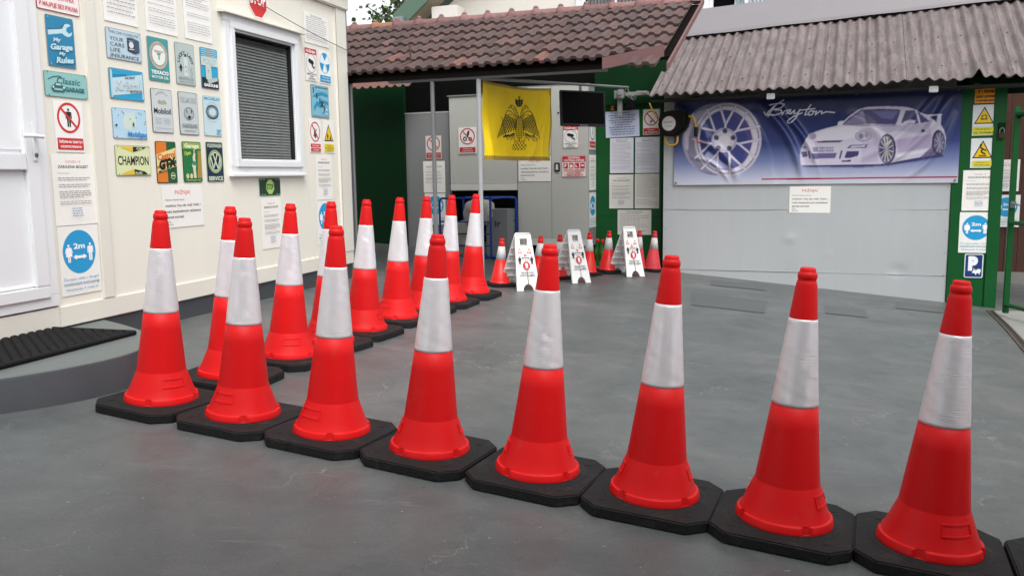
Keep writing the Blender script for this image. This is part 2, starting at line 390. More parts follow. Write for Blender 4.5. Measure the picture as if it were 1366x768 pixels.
# doorstep in front of the cabin
def catmull(P, n=8):
    o = []
    for i in range(len(P) - 1):
        p0, p1, p2, p3 = P[max(i-1, 0)], P[i], P[i+1], P[min(i+2, len(P)-1)]
        for k in range(n):
            t = k / n; o.append(tuple(.5 * (2*b + (c-a)*t + (2*a-5*b+4*c-d)*t*t + (3*b-a-3*c+d)*t**3) for a, b, c, d in zip(p0, p1, p2, p3)))
    o.append(tuple(P[-1])); return o
STEP_Z = .388
def make_step():
    curve = catmull([(-4.6, 2.85), (-3.6, 3.22), (-2.95, 3.62), (-2.44, 4.06), (-2.2, 4.33), (-2.07, 4.62), (-2.08, 4.92), (-2.2, 5.2), (-2.36, 5.41), (-2.52, 5.58), (-2.72, 5.77)], 6)
    poly = curve + [(-4.2, 1.0), (-5.2, 1.4)]
    mb = MB(); n = len(curve); r = .018
    def inset(k):
        a = Vector(curve[max(k-1, 0)]); b = Vector(curve[min(k+1, n-1)]); d = (b - a).normalized(); return Vector(curve[k]) + Vector((-d.y, d.x)) * r
    rows = []
    for k in range(n):
        p = Vector(curve[k]); q = inset(k)
        m = p.lerp(q, .3)
        rows.append([(p.x, p.y, -.3), (p.x, p.y, STEP_Z - r), (m.x, m.y, STEP_Z - r * .3), (q.x, q.y, STEP_Z)])
    vs = [v for r_ in rows for v in r_]
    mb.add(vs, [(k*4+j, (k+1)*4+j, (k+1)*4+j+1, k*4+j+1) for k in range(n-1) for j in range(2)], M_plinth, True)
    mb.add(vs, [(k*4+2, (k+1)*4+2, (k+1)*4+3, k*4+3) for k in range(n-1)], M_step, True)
    top = [rows[k][3] for k in range(n)]; back = [tuple((HP + HD * u)[:2]) + (STEP_Z,) for u in (-1.2, -6.0)]
    mb.add(top + back, [tuple(range(len(top) + 2))], M_step)
    tag(mb.build("doorstep"), kind="structure")
make_step()

# ------------------------------------------------------------------ cabin with door and window
def make_cabin():
    root = empty("cabin", at(FH, 0, 0), "cream panelled cabin with white door and window, tin signs over its wall", "building")
    w = MB(); T = -.08
    U0, U1, Z0, Z1 = -5.0, 2.46, .40, 3.3
    wu0, wu1, wz0, wz1 = .36, 1.46, 1.40, 2.60
    du0, du1, dz1 = -2.66, -1.58, 2.62
    for a, b, c, d in ((U0, du0, Z0, Z1), (du0, du1, dz1, Z1), (du1, wu0, Z0, Z1), (wu0, wu1, Z0, wz0), (wu0, wu1, wz1, Z1), (wu1, U1, Z0, Z1)): w.box(a, b, c, d, T, 0, M_cream)
    w.box(U0, U1, Z0, Z1, -3.2, -3.1, M_cream); w.box(U1 - .08, U1, Z0, Z1, -3.1, T, M_cream); w.box(U0, U0 + .08, Z0, Z1, -3.1, T, M_cream)
    w.box(U0, U1, Z0 + .01, Z0 + .06, -3.1, T, M_dark)
    for u in (-.46, 1.6): w.box(u, u + .003, .53, 3.0, .0005, .0012, M_cream2)
    w.build("wall", root)
    p = MB(); p.box(U0, U1 - .01, -.3, .40, -3.15, -.004, M_plinth); p.build("plinth", root)
    b = MB(); b.bbox(du1 + .0, U1 + .012, .40, .527, -.02, .014, M_cream2, .003); b.bbox(U0, du1 - .002, .40, .53, -.02, .012, M_cream2, .003); b.build("baseboard", root)
    t = MB(); t.bbox(-1.195, -1.095, .53, 3.2, -.01, .018, M_cream2, .004); t.bbox(-1.093, -1.075, .53, 3.2, -.01, .008, M_cream2, .003); t.build("panel_joint", root)
    t = MB(); t.bbox(2.24, 2.475, .528, 3.05, -.1, .02, M_cream2, .005); t.box(2.245, 2.252, .53, 3.0, .0205, .022, M_grayflash); t.build("corner_trim", root)
    t = MB(); t.bbox(U0, 2.5, 3.005, 3.22, -.06, .045, M_cream2, .01); t.box(U0, 2.5, 3.22, 3.26, -3.3, .12, M_grayflash); t.build("cornice", root)
    # window
    fr = MB()
    def ringf(mb, u0, u1, z0, z1, ww, d0, d1, m, bt=None):
        bt = bt or ww
        mb.bbox(u0, u1, z0, z0 + bt, d0, d1, m); mb.bbox(u0, u1, z1 - ww, z1, d0, d1, m)
        mb.bbox(u0, u0 + ww, z0 + bt, z1 - ww, d0, d1 - .0005, m); mb.bbox(u1 - ww, u1, z0 + bt, z1 - ww, d0, d1 - .0005, m)
    ringf(fr, .325, 1.5, 1.345, 2.635, .062, -.06, .03, M_pvc)
    f = fr.build("window_frame", root)
    s = MB(); ringf(s, .385, 1.442, 1.405, 2.575, .052, -.05, .047, M_pvc); ringf(s, .437, 1.39, 1.457, 2.523, .016, -.04, .022, M_pvc); ringf(s, .452, 1.375, 1.472, 2.508, .012, -.04, .006, M_gask); s.build("sash", f)
    g = MB(); gm = mat("window glass", '#0c1010', rough=.03, spec=.5, var=0); bn = gm.node_tree.nodes["Principled BSDF"]; bn.inputs["Alpha"].default_value = .2
    g.box(.46, 1.365, 1.48, 2.5, -.022, -.018, gm); g.build("glass", f)
    bl = MB(); mbld = mat("grey blind slat", '#b4bab8', rough=.5, var=.05, vscale=12)
    z = 1.485
    while z < 2.44:
        bl.add([(.47, z, -.028), (1.36, z, -.028), (1.36, z + .0228, -.041), (.47, z + .0228, -.041)], [(0, 1, 2, 3)], mbld); z += .025
    bl.box(.468, 1.362, 2.44, 2.475, -.05, -.025, mat("grey blind rail", '#3f4343', rough=.5)); 
    for u in (.62, 1.2): bl.box(u, u + .004, 1.485, 2.44, -.0275, -.0265, mbld)
    bl.build("blind", f)
    di = MB(); di.box(.3, 1.55, 1.3, 2.7, -.4, -.3, M_dark); di.build("interior", root)
    fl = MB(); fl.add([(.27, 2.665, .0), (1.56, 2.665, .0), (1.56, 2.64, .075), (.27, 2.64, .075), (1.56, 2.63, .075), (.27, 2.63, .075), (1.56, 2.635, 0), (.27, 2.635, 0)], [(0, 3, 2, 1), (3, 5, 4, 2), (5, 7, 6, 4), (0, 7, 5, 3), (1, 2, 4, 6)], M_cream2); fl.build("window_flashing", f)
    sl = MB(); sl.bbox(.31, 1.515, 1.325, 1.35, -.02, .05, M_pvc); 
    for u in (.52, 1.4): sl.bbox(u, u + .035, 1.368, 1.382, .029, .036, M_pvc, .004)
    sl.build("sill", f)
    # door
    d = MB(); ringf(d, du0, du1, .54, dz1, .075, -.06, .02, M_pvc); df = d.build("door_frame", root)
    d = MB(); l0, l1, b0, b1 = du0 + .07, -1.655, .6, 2.56
    d.box(l0, l1, b0, b1, -.05, -.01, M_pvc)
    st = .105
    d.bbox(l0, l1, b0, b0 + .075, -.04, .034, M_pvc, .006); d.bbox(l0, l1, b1 - st, b1, -.04, .034, M_pvc, .006)
    d.bbox(l0, l0 + st, b0 + .075, b1 - st, -.04, .033, M_pvc, .006); d.bbox(l1 - st, l1, b0 + .075, b1 - st, -.04, .033, M_pvc, .006)
    d.bbox(l0 + st, l1 - st, 1.378, 1.478, -.04, .036, M_pvc, .006)
    d.bbox(l0 + st, l1 - st, b0 + .075, b0 + .095, -.03, .02, M_pvc, .008)
    leaf = d.build("door", root)
    d = MB(); d.box(l0 + st, l1 - st, 1.5, b1 - st, -.02, .004, mat("white door panel", '#e6e8eb', rough=.35, rvar=0, var=.002)); d.box(l0 + st, l1 - st, b0 + .095, 1.378, -.02, .004, _M["white door panel"]); d.build("door_panel", leaf)
    hd = MB(); hd.bbox(-1.712, -1.678, 1.43, 1.66, .033, .042, M_pvc, .004); hd.tube([(-1.695, 1.575, .042), (-1.695, 1.575, .09)], .011, M_pvc)
    hd.tube([(-1.68, 1.575, .09), (-1.75, 1.577, .095), (-1.83, 1.575, .09)], .012, M_pvc); hd.build("handle", leaf)
    hd = MB(); hd.tube([(-1.695, 1.468, .042), (-1.695, 1.468, .05)], .012, M_steel); hd.box(-1.6975, -1.6925, 1.452, 1.468, .0502, .052, M_gask); hd.build("lock", leaf)
    dp = MB(); dp.tube([(2.56, .36, -.06), (2.56, 3.3, -.06)], .042, M_downpipe, 16)
    for z in (2.0, 2.72): dp.tube([(2.56, z, -.06), (2.56, z + .03, -.06)], .048, M_downpipe, 16)
    dp.build("downpipe", root)
    return root
make_cabin()

# braided mat on the step
def make_mat():
    m = empty("door_mat", Matrix.Translation((0, 0, 0)), "black braided rubber mat lying on the grey doorstep", "mat")
    near = Vector((-2.275, 5.17, STEP_Z)); ax = -HD; ay = -HN; mb = MB(); sp = MB()
    Lm, Wm = 1.9, .66
    T = Matrix((ay, ax, UP)).transposed().to_4x4(); T.translation = near; m.matrix_world = T
    sp.bbox(0, Wm, 0, Lm, 0.001, .012, M_rubber, .004); sp.build("mat_base", m)
    ico = []
    pitch_x, pitch_y = .062, .038
    for j in range(int(Wm / pitch_y)):
        for i in range(int(Lm / pitch_x)):
            cx = (i + .5 + (.5 if j % 2 else 0)) * pitch_x; cy = (j + .5) * pitch_y
            if cx > Lm - .03: continue
            vs = []; fs = []; n = 12
            for ring, (rr, zz) in enumerate(((1, .008), (.93, .018), (.7, .026), (.35, .03))):
                for k in range(n):
                    a = 2*math.pi*k/n; vs.append((cx + math.cos(a)*rr*.0325, cy + math.sin(a)*rr*.0175, zz))
            for ring in range(3):
                for k in range(n): fs.append((ring*n+k, ring*n+(k+1)%n, (ring+1)*n+(k+1)%n, (ring+1)*n+k))
            fs.append(tuple(range(3*n, 4*n))); mb.add(vs, fs, M_rubber, True)
    mb.tube([(0, 0, .014), (Lm, 0, .014)], .015, M_rubber); mb.tube([(0, Wm, .014), (0, 0, .014)], .015, M_rubber)
    mb.v = [(y, x, z) for x, y, z in mb.v]; mb.f = [f[::-1] for f in mb.f]
    mb.build("braid", m)
make_mat()

# ------------------------------------------------------------------ traffic cones
def sleeve_material():
    m = mat("white reflective sleeve", '#e3dfe3', rough=.3, metal=.3, spec=.6, var=.02, vscale=20, stretch=(1, 1, 3), rvar=.06)
    N = m.node_tree.nodes; L = m.node_tree.links; b = N["Principled BSDF"]
    tc = N.new("ShaderNodeTexCoord"); oi = N.new("ShaderNodeObjectInfo")
    ad = N.new("ShaderNodeVectorMath"); ad.operation = 'MULTIPLY_ADD'; ad.inputs[1].default_value = (9, 5, 7)
    L.new(oi.outputs["Random"], ad.inputs[0]); L.new(tc.outputs["Object"], ad.inputs[2])
    mp = N.new("ShaderNodeMapping"); mp.inputs["Scale"].default_value = (1, 1, 34); mp.inputs["Rotation"].default_value = (.12, .1, 0); L.new(ad.outputs[0], mp.inputs["Vector"])
    n = N.new("ShaderNodeTexNoise"); n.inputs["Scale"].default_value = 11; n.inputs["Detail"].default_value = 5; n.inputs["Roughness"].default_value = .6; n.inputs["Distortion"].default_value = .5
    L.new(mp.outputs[0], n.inputs["Vector"])
    bp = N.new("ShaderNodeBump"); bp.inputs["Strength"].default_value = .62; bp.inputs["Distance"].default_value = .006
    n3 = N.new("ShaderNodeTexNoise"); n3.inputs["Scale"].default_value = 6; L.new(ad.outputs[0], n3.inputs["Vector"])
    mr = N.new("ShaderNodeMapRange"); mr.inputs["From Min"].default_value = .40; mr.inputs["From Max"].default_value = .62; L.new(n3.outputs["Fac"], mr.inputs["Value"])
    mr.inputs["To Min"].default_value = .10; mr.inputs["To Max"].default_value = .48; L.new(mr.outputs[0], bp.inputs["Strength"])
    L.new(n.outputs["Fac"], bp.inputs["Height"]); L.new(bp.outputs[0], b.inputs["Normal"])
    return m
M_sleeve = sleeve_material()
M_smallband = mat("white band on small cone", '#dcdcdd', rough=.45, var=.05, vscale=14)
M_worn = mat("worn white band", '#c6c2c2', rough=.6, var=.1, vscale=14)

def octagon(h, c): return [(-h + c, -h), (h - c, -h), (h, -h + c), (h, h - c), (h - c, h), (-h + c, h), (-h, h - c), (-h, -h + c)]
def octa_base(h, c, z1, m, bev):
    bm = bmesh.new(); P = octagon(h, c)
    a = [bm.verts.new((x, y, .004)) for x, y in P]; b = [bm.verts.new((x, y, z1)) for x, y in P]
    bm.faces.new(a[::-1]); bm.faces.new(b)
    for i in range(8): bm.faces.new((a[i], a[(i+1) % 8], b[(i+1) % 8], b[i]))
    bmesh.ops.bevel(bm, geom=[e for e in bm.edges if all(v.co.z > .01 for v in e.verts)] + [e for e in bm.edges if abs(e.verts[0].co.z - e.verts[1].co.z) > .01], offset=bev, segments=3, affect='EDGES')
    mb = MB(); mb.bm(bm, m); return mb
def make_tall_cone(name="traffic_cone"):
    root = empty(name, Matrix(), "x", "traffic cone", "tall red and white traffic cones")
    b = octa_base(.2488, .072, .044, M_base, .006)
    b.lathe([(.205, .0442), (.2, .047), (.182, .0475), (.17, .0475)], M_base, 64)          # raised seat round the cone
    for q in range(4):
        a = R(45 + 90 * q); b.tube([(math.cos(a)*.235, math.sin(a)*.235, .040), (math.cos(a)*.235, math.sin(a)*.235, .0455)], .014, M_base, 12)
    b.build("base", root)
    def rim(r, z, a):
        if .046 < z < .0780:
            if (math.degrees(a) % 90) < 11: return min(r, .1625 + (.078 - z) * .2)
        return r
    body = MB()
    fl = lambda z: .1165 + (.196 - z) * .372 + max(0, .12 - z) ** 2 * 1.6      # flare below the crease
    bo = lambda z: .1165 - (z - .196) * .1160                                 # straight taper above it
    prof = [(.160, .045), (.1765, .0455), (.1778, .0475), (.1778, .0520), (.1760, .0590), (.1722, .0735), (.1708, .0762), (.1680, .0772), (.1640, .0776), (.1632, .0782), (fl(.0805), .0805)]
    prof += [(fl(z), z) for z in (.084, .09, .105, .12, .135, .15, .165, .18, .19, .1945, .1955)] + [(bo(z), z) for z in (.1965, .1975, .202, .235, .32, .41, .489)]
    prof += [(.0806, .4897), (.0792, .493), (.0790, .4935), (.0478, .7995), (.0476, .800), (.0478, .8044), (.0486, .8047), (.0500, .805), (.0498, .807), (.0375, .925), (.0358, .934), (.0335, .940), (.0322, .943), (.0324, .948), (.0342, .952), (.0345, .958), (.0340, .966), (.0318, .971), (.0292, .973), (.0285, .978), (.0272, .985), (.0245, .9885), (.0235, .987), (.010, .9865), (.0005, .9865)]
    body.lathe(prof, M_red, 160, rim)
    for k in range(2):      # moulded grip outline on the flare
        a0 = R(51 + 180 * k); aw = R(24)
        def pt(a, z, o):
            r = .1165 + (.196 - z) * .372 + o; return (r * math.cos(a), r * math.sin(a), z)
        for za, zb, a1, a2 in ((.166, .172, -aw, aw), (.129, .134, -aw, aw), (.134, .166, -aw, -aw + .03), (.134, .166, aw - .03, aw)):
            n = 10; vs = []
            for i in range(n + 1):
                a = a0 + a1 + (a2 - a1) * i / n
                vs += [pt(a, za, -.002), pt(a, za, .0035), pt(a, zb, .0035), pt(a, zb, -.002)]
            fs = [(i*4+j, (i+1)*4+j, (i+1)*4+j+1, i*4+j+1) for i in range(n) for j in range(3)] + [(0, 1, 2, 3), (n*4+3, n*4+2, n*4+1, n*4)]
            body.add(vs, fs, M_red)
    body.build("cone_body", root)
    s = MB(); prof = [(.0815, .4885)] + [(.0835 - (.0835 - .0512) * t, .4895 + (.8045 - .4895) * t) for t in [k / 30 for k in range(31)]] + [(.0495, .8055)]
    ph = [random.uniform(0, 6.28) for _ in range(8)]
    def wr(r, z, a):
        w = 0
        for k in range(8): w += math.sin(a * (2 + k % 4) + ph[k] + z * (30 + 17 * k)) * .00012
        return r + w * (1 if .492 < z < .80 else 0)
    s.lathe(prof, M_sleeve, 96, wr); s.build("reflective_sleeve", root)
    return root
def stand(x, y, dx, dy, spin=0., tilt=0.):
    ax = Vector((dx, dy, 0)); ax = (ax - GN * ax.dot(GN)).normalized(); ay = GN.cross(ax)
    m = Matrix((ax, ay, GN)).transposed().to_4x4(); m.translation = (x, y, ground_z(x, y) + .001)
    return m @ Matrix.Rotation(R(spin), 4, 'Z')
FRONT = [(-1.781, 4.300), (-1.312, 4.108), (-.846, 3.922), (-.377, 3.732), (.093, 3.527), (.549, 3.323), (1.004, 3.130), (1.469, 2.955), (1.94, 2.765)]
FAR = [(-1.616, 4.855), (-1.418, 5.396), (-1.263, 5.863), (-1.105, 6.344), (-.935, 6.905), (-.770, 7.385), (-.591, 7.880), (-.395, 8.415)]
ORD = ["first", "second", "third", "fourth", "fifth", "sixth", "seventh", "eighth"]
FL = ["tall red and white cone leftmost in the front row, touching the curved grey doorstep",
      "tall cone second from left in the front row, overlapping the first cone beside the cabin",
      "tall cone third from left in the front row, its moulded grip facing left",
      "tall cone fourth from left in the front row, standing before the gap between both rows",
      "tall cone in the middle of the front row, in front of the white folding signs",
      "tall cone sixth from left in the front row, below the wheel on the hanging banner",
      "tall cone seventh from left in the front row, below the car picture on the banner",
      "large cone nearest the camera, in front row below the green post with warning signs",
      "cone cut off by the right edge of photo, only its black base corner visible"]
AL = ["tall cone in the side row nearest the doorstep, half hidden by two front row cones",
      "tall cone second in the side row, before the cabin wall right of the low notice",
      "tall cone third in the side row, partly hiding the blue distance sign on cabin",
      "tall cone fourth in the side row, at the cabin corner beside the thin drainpipe",
      "tall cone fifth in the side row, before the dark green wall behind canopy",
      "tall cone sixth in the side row, before the thin canopy post and dark grey panel",
      "tall cone seventh in the side row, mostly hidden, before the blue roll cage",
      "tall cone at far end of the side row, beside the flag pole and small cones"]
proto = make_tall_cone()
def place_cone(first, src, mw, label, spin_body):
    o = src if first else copy_tree(src)
    o.matrix_world = mw; o["label"] = label
    for c in [x for x in bpy.data.objects if x.parent == o]:
        if not c.name.startswith("base"): c.rotation_euler.z = R(spin_body)
    return o
spins = [w + 22.4 - 51 for w in (-42, -117, -125, 6, -1, -10, -33, -80, 0)]
for k, (x, y) in enumerate(FRONT):
    j = min(k + 1, 8); i = max(k - 1, 0)
    place_cone(k == 0, proto, stand(x, y, FRONT[j][0] - FRONT[i][0], FRONT[j][1] - FRONT[i][1], random.uniform(-2, 2)), FL[k], spins[k])
for k, (x, y) in enumerate(FAR):
    place_cone(False, proto, stand(x, y, .33, .944, random.uniform(-5, 5)), AL[k], random.uniform(0, 360))

def make_small_cone(body_m, band_m, label):
    root = empty("small_traffic_cone", Matrix(), label, "traffic cone", "small red and white traffic cones")
    octa_base(.15, .045, .03, M_base, .006).build("base", root)
    b = MB(); b.lathe([(.108, .0305), (.112, .032), (.112, .040), (.106, .045), (.1, .06), (.0555, .2795), (.053, .28), (.034, .4195), (.0345, .42), (.027, .47), (.0235, .474), (.0235, .478), (.026, .482), (.026, .494), (.022, .502), (.018, .503), (.017, .5), (.0005, .5)], body_m, 64)
    b.build("cone_body", root)
    s = MB(); s.lathe([(.054, .279), (.0565, .2797), (.0352, .4197), (.033, .4205)], band_m, 64); s.build("white_band", root)
    return root
sp = make_small_cone(M_redsmall, M_smallband, "x"); sf = make_small_cone(M_redfade, M_worn, "x")
SMALL = [(-.13, 9.24, sp, "small red cone standing between the flag pole and leftmost white folding sign"),
         (.30, 9.78, sp, "small red cone just right of the leftmost white folding sign, half behind it"),
         (.53, 10.00, sp, "small red cone just left of the middle white folding sign, overlapped by it"),
         (.905, 10.37, sp, "small red cone just right of the middle white folding sign, left of the tulips"),
         (1.165, 10.62, sp, "small red cone between the red tulips and the rightmost white folding sign"),
         (1.58, 10.93, sf, "small faded pinkish cone directly behind the right edge of the rightmost folding sign"),
         (1.78, 10.98, sf, "small faded worn cone in the corner where green wall meets grey metal wall")]
done = set()
for x, y, src, lab in SMALL:
    o = src if id(src) not in done else copy_tree(src); done.add(id(src))
    o.matrix_world = stand(x, y, .74, .67, random.uniform(-12, 12)); o["label"] = lab

# ------------------------------------------------------------------ white folding floor signs
def make_folding_sign(x, y, face, label, first=None):
    H, WT, WB, S = .585, .20, .28, .19       # height, top and bottom width, half spread of the feet
    mw = stand(x, y, math.cos(face), math.sin(face))
    if first is not None:
        o = copy_tree(first); o.matrix_world = mw; o["label"] = label; return o
    root = empty("folding_floor_sign", mw, label, "floor sign", "white folding floor signs")
    L = math.hypot(H, S); tilt = math.atan2(S, H)
    def panel(front):
        mb = MB(); t = .012
        # outline with foot cut-out and hand hole, in panel coordinates
        def hw(v): return WB / 2 + (WT - WB) / 2 * v / L
        fc = [(-.062, 0)] + [(.062 * -math.cos(a), .07 * math.sin(a)) for a in [math.pi * k / 14 for k in range(1, 14)]] + [(.062, 0)]
        hz0, hz1, hx = L - .135, L - .065, .045
        left = [(-hw(0), 0)] + [p for p in fc if p[0] <= 0] + [(0, hz0), (-hx, hz0), (-hx, hz1), (0, hz1), (0, L), (-hw(L) + .02, L), (-hw(L) + .004, L - .018)]
        rightp = [(hw(0), 0)] + [p for p in fc if p[0] >= 0][::-1] + [(0, hz0), (hx, hz0), (hx, hz1), (0, hz1), (0, L), (hw(L) - .02, L), (hw(L) - .004, L - .018)]
        mb.prism(left, -t, 0, M_wplast); mb.prism(rightp, -t, 0, M_wplast)
        if front:
            for z in (hz0 - .008, hz1): mb.box(-hx - .008, hx + .008, z, z + .008, -.0, .004, M_wplast)
        else:
            for v in (.12, .2, .28, .36, .44): mb.box(-hw(v) + .01, hw(v) - .01, v, v + .012, -t - .012, -t, M_wplast)
            mb.tube([(-hw(.1) + .02, .1, -t - .006), (hw(.44) - .02, .44, -t - .006)], .006, M_wplast, 6)
        o = mb.build("front_panel" if front else "rear_panel", root)
        s = 1 if front else -1
        m = Matrix.Rotation(R(90) - tilt, 4, 'X')       # local y up the panel, z outwards (towards -y)
        m = Matrix.Translation((0, -S, 0)) @ Matrix(((1, 0, 0, 0), (0, math.sin(tilt), -math.cos(tilt), 0), (0, math.cos(tilt), math.sin(tilt), 0), (0, 0, 0, 1)))
        if not front: m = Matrix.Rotation(math.pi, 4, 'Z') @ m
        o.matrix_local = m
        return o
    fp = panel(True); panel(False)
    hg = MB(); hg.tube([(-WT / 2 + .02, 0, H - .012), (WT / 2 - .02, 0, H - .012)], .012, M_wplast, 12); hg.build("hinge", root)
    g = Sign(.26, L, '#e8e8e6', t=.0003); g.v = []; g.f = []; g.mi = []; g.sm = []; g.mats = []
    for cx in (.27, .70): 
        g.up(); g.poly([(cx - .105, .64), (cx + .105, .64), (cx, .735)], '#c62330'); g.poly([(cx - .07, .651), (cx + .07, .651), (cx, .715)], '#e8e8e6')
        g.text("!", cx, .673, .03, '#c62330', bold=.02)
    g.text("2m", .5, .61, .036, '#c62330', bold=.02)
    g.line(.36, .562, .64, .562, .02, '#1a1a1a'); g.poly([(.31, .562), (.39, .575), (.39, .549)], '#1a1a1a'); g.poly([(.69, .562), (.61, .575), (.61, .549)], '#1a1a1a')
    g.man(.22, .455, .13, '#1a1a1a'); g.man(.78, .455, .13, '#1a1a1a')
    g.text("RASTOJANJE", .5, .52, .016, '#c62330', w=.36)
    g.poly([(.5 + .17 * math.cos(R(45*k+22.5)), .425 + .075 * math.sin(R(45*k+22.5))) for k in range(8)], '#c62330'); g.ell(.5, .435, .065, '#f0f0f0', .038); g.rect(.46, .39, .54, .41, '#f0f0f0'); g.text("STOP", .5, .378, .016, '#f0f0f0', w=.2)
    g.text("PREVENTIVNE", .5, .305, .03, '#222222', w=.60, bold=.01); g.text("ZAŠTITNE MERE", .5, .258, .03, '#222222', w=.72, bold=.01)
    g.v = [(a, b + L / 2, c) for a, b, c in g.v]
    o = g.build("printed_notice", fp)
    return root
fs1 = make_folding_sign(.08, 9.12, R(30), "white folding floor sign at left, nearest the flag pole, with distance symbols")
make_folding_sign(.668, 9.835, R(38), "white folding floor sign in the middle of three, standing left of the red tulips", fs1)
make_folding_sign(1.38, 10.49, R(33), "white folding floor sign at right, in front of the faded small cones", fs1)

# ------------------------------------------------------------------ notices and tin signs
RED = '#c8242c'; INK = '#2a2a2e'
def covid(name, F, u0, u1, z0, z1, out, label, paper='#f2f0ea', cat='notice', group=None, rot=0., small=False):
    s = Sign(u1 - u0, z1 - z0, paper, t=.0015)
    s.text("COVID-19", .5, .895, .03, '#d9674f', w=.36); s.text("ZARAZNA BOLEST", .5, .825, .038, INK, w=.72, bold=.008)
    s.text("Poštovani klijenti,", .13, .735, .013, '#55555a', w=.27, align='l')
    for y, sh in ((.67, 1), (.64, .9), (.575, 1), (.545, .92), (.48, 1), (.452, 1), (.424, 1), (.396, .6), (.335, 1), (.305, .98)): s.body(.12, .88, y, .011, short=sh)
    s.body(.5, .68, .396, .011, c='#d9674f')
    for y in (.235, .20, .165, .13): s.body(.38, .63, y, .014, c='#6f8fb8')
    return s.put(name, F, u0, u1, z0, z1, out, label, cat, group, rot)
def attention(name, F, u0, u1, z0, z1, out, label, paper='#efede8', rot=0.):
    s = Sign(u1 - u0, z1 - z0, paper, t=.0015)
    s.text("PAŽNJA!", .5, .84, .095, '#d8402f', w=.38)
    s.text("Poštovani klijenti servisa,", .07, .665, .035, INK, w=.46, align='l')
    s.text("molimo Vas da radi Vaše i", .07, .53, .06, INK, w=.86, align='l', bold=.004); s.text("naše bezbednosti sačekate", .07, .39, .06, INK, w=.86, align='l', bold=.004)
    s.text("ispred servisa!", .07, .26, .06, INK, w=.42, align='l', bold=.004); s.text("Hvala,", .07, .15, .035, INK, w=.1, align='l'); s.text("Vaš servis", .07, .085, .035, INK, w=.15, align='l')
    return s.put(name, F, u0, u1, z0, z1, out, label, 'notice', 'white attention notices', rot)
def dist2m(name, F, u0, u1, z0, z1, out, label, rot=0.):
    s = Sign(u1 - u0, z1 - z0, '#efefeb', t=.0015); B = '#1f9ad0'
    s.ell(.5, .62, .41, B); 
    s.text("2m", .5, .705, .075, '#ffffff', bold=.03, w=.28); s.man(.235, .475, .265, '#ffffff', True); s.man(.77, .475, .265, '#ffffff')
    s.poly([(.33, .545), (.41, .585), (.41, .565), (.59, .565), (.59, .585), (.67, .545), (.59, .505), (.59, .525), (.41, .525), (.41, .505)], '#ffffff')
    s.text("Čuvajte sebe i druge!", .5, .235, .032, '#4c97bd', w=.88); s.text("ODRŽAVAJTE RASTOJANJE", .5, .16, .03, '#3d88b2', w=.9, bold=.015); s.text("Najmanje 2 metra!", .5, .085, .032, '#4c97bd', w=.8)
    return s.put(name, F, u0, u1, z0, z1, out, label, 'sign', 'blue distance signs', rot)
def letterpaper(name, F, u0, u1, z0, z1, out, label, lines=18, title=True, paper='#f3f2ee', c='#8c8c90', red=None, rot=0., tall=False):
    s = Sign(u1 - u0, z1 - z0, paper, t=.0015); y = .95
    if title: s.body(.25, .75, .94, .014, c=INK, center=True); s.body(.28, .72, .90, .014, c=INK, center=True); y = .85
    n = lines; d = (y - .08) / n
    for k in range(n):
        yy = y - d * k
        if random.random() < .12 and k > 2: continue
        s.body(.08, .92, yy, d * .24, c=(red if red and k % 7 == 3 else c), short=random.choice([1, 1, .98, .95, .9, .7]))
    return s.put(name, F, u0, u1, z0, z1, out, label, 'notice', None, rot)
def tin(w, h, bgc, edge='#8c8f8c'): return Sign(w, h, bgc, t=.0022, r=.012, rough=.32, edge=edge)
def screws(s, c='#55504a'):
    for x in (.07, .93):
        for y in (.05, .95): s.ell(x, y, .013, c, n=10)
def dims(a): return a[1] - a[0], a[3] - a[2]
OUT = .0035

a = (-1.561, -1.217, 2.347, 2.60); s = Sign(*dims(a), '#f1e9e8', t=.003, r=.012, edge=RED)
s.text("ЗАБРАЊЕНА", .5, .83, .1, RED, w=.6, bold=.02); s.text("УПОТРЕБА", .62, .56, .1, RED, w=.55, bold=.02); s.text("ШОРТСА,ПАТИКА", .5, .35, .1, RED, w=.74, bold=.02); s.text("И МАЈИЦЕ БЕЗ РУКАВА", .5, .14, .095, RED, w=.9, bold=.02)
s.put("prohibition_sign", FH, *a, OUT, "red-bordered white sign with red letters, topmost beside the door")

a = (-1.505, -1.279, 2.014, 2.323); s = tin(*dims(a), '#2583ad'); LB = '#bfe0ea'
s.poly([(.06, .60), (.06, .70), (.56, .765), (.66, .865), (.80, .885), (.90, .86), (.74, .80), (.72, .735), (.82, .69), (.93, .735), (.90, .66), (.78, .62), (.66, .635), (.56, .675)][::-1], LB)
s.line(.06, .705, .56, .772, .02, '#1c3f5e'); s.line(.56, .772, .66, .872, .02, '#1c3f5e')
for t, y, h, w, x in (("My", .53, .07, .26, .36), ("Garage", .40, .105, .8, .5), ("My", .27, .06, .22, .5), ("Rules", .145, .105, .62, .58)):
    s.text(t, x + .012, y - .008, h, '#1c5f86', w=w, bold=.05, shear=.2, wave=.08); s.text(t, x, y, h, LB, w=w, bold=.045, shear=.2, wave=.08)
screws(s, '#cfe6ee'); s.put("tin_sign", FH, *a, OUT, "blue tin sign with pale wrench above the words My Garage My Rules")

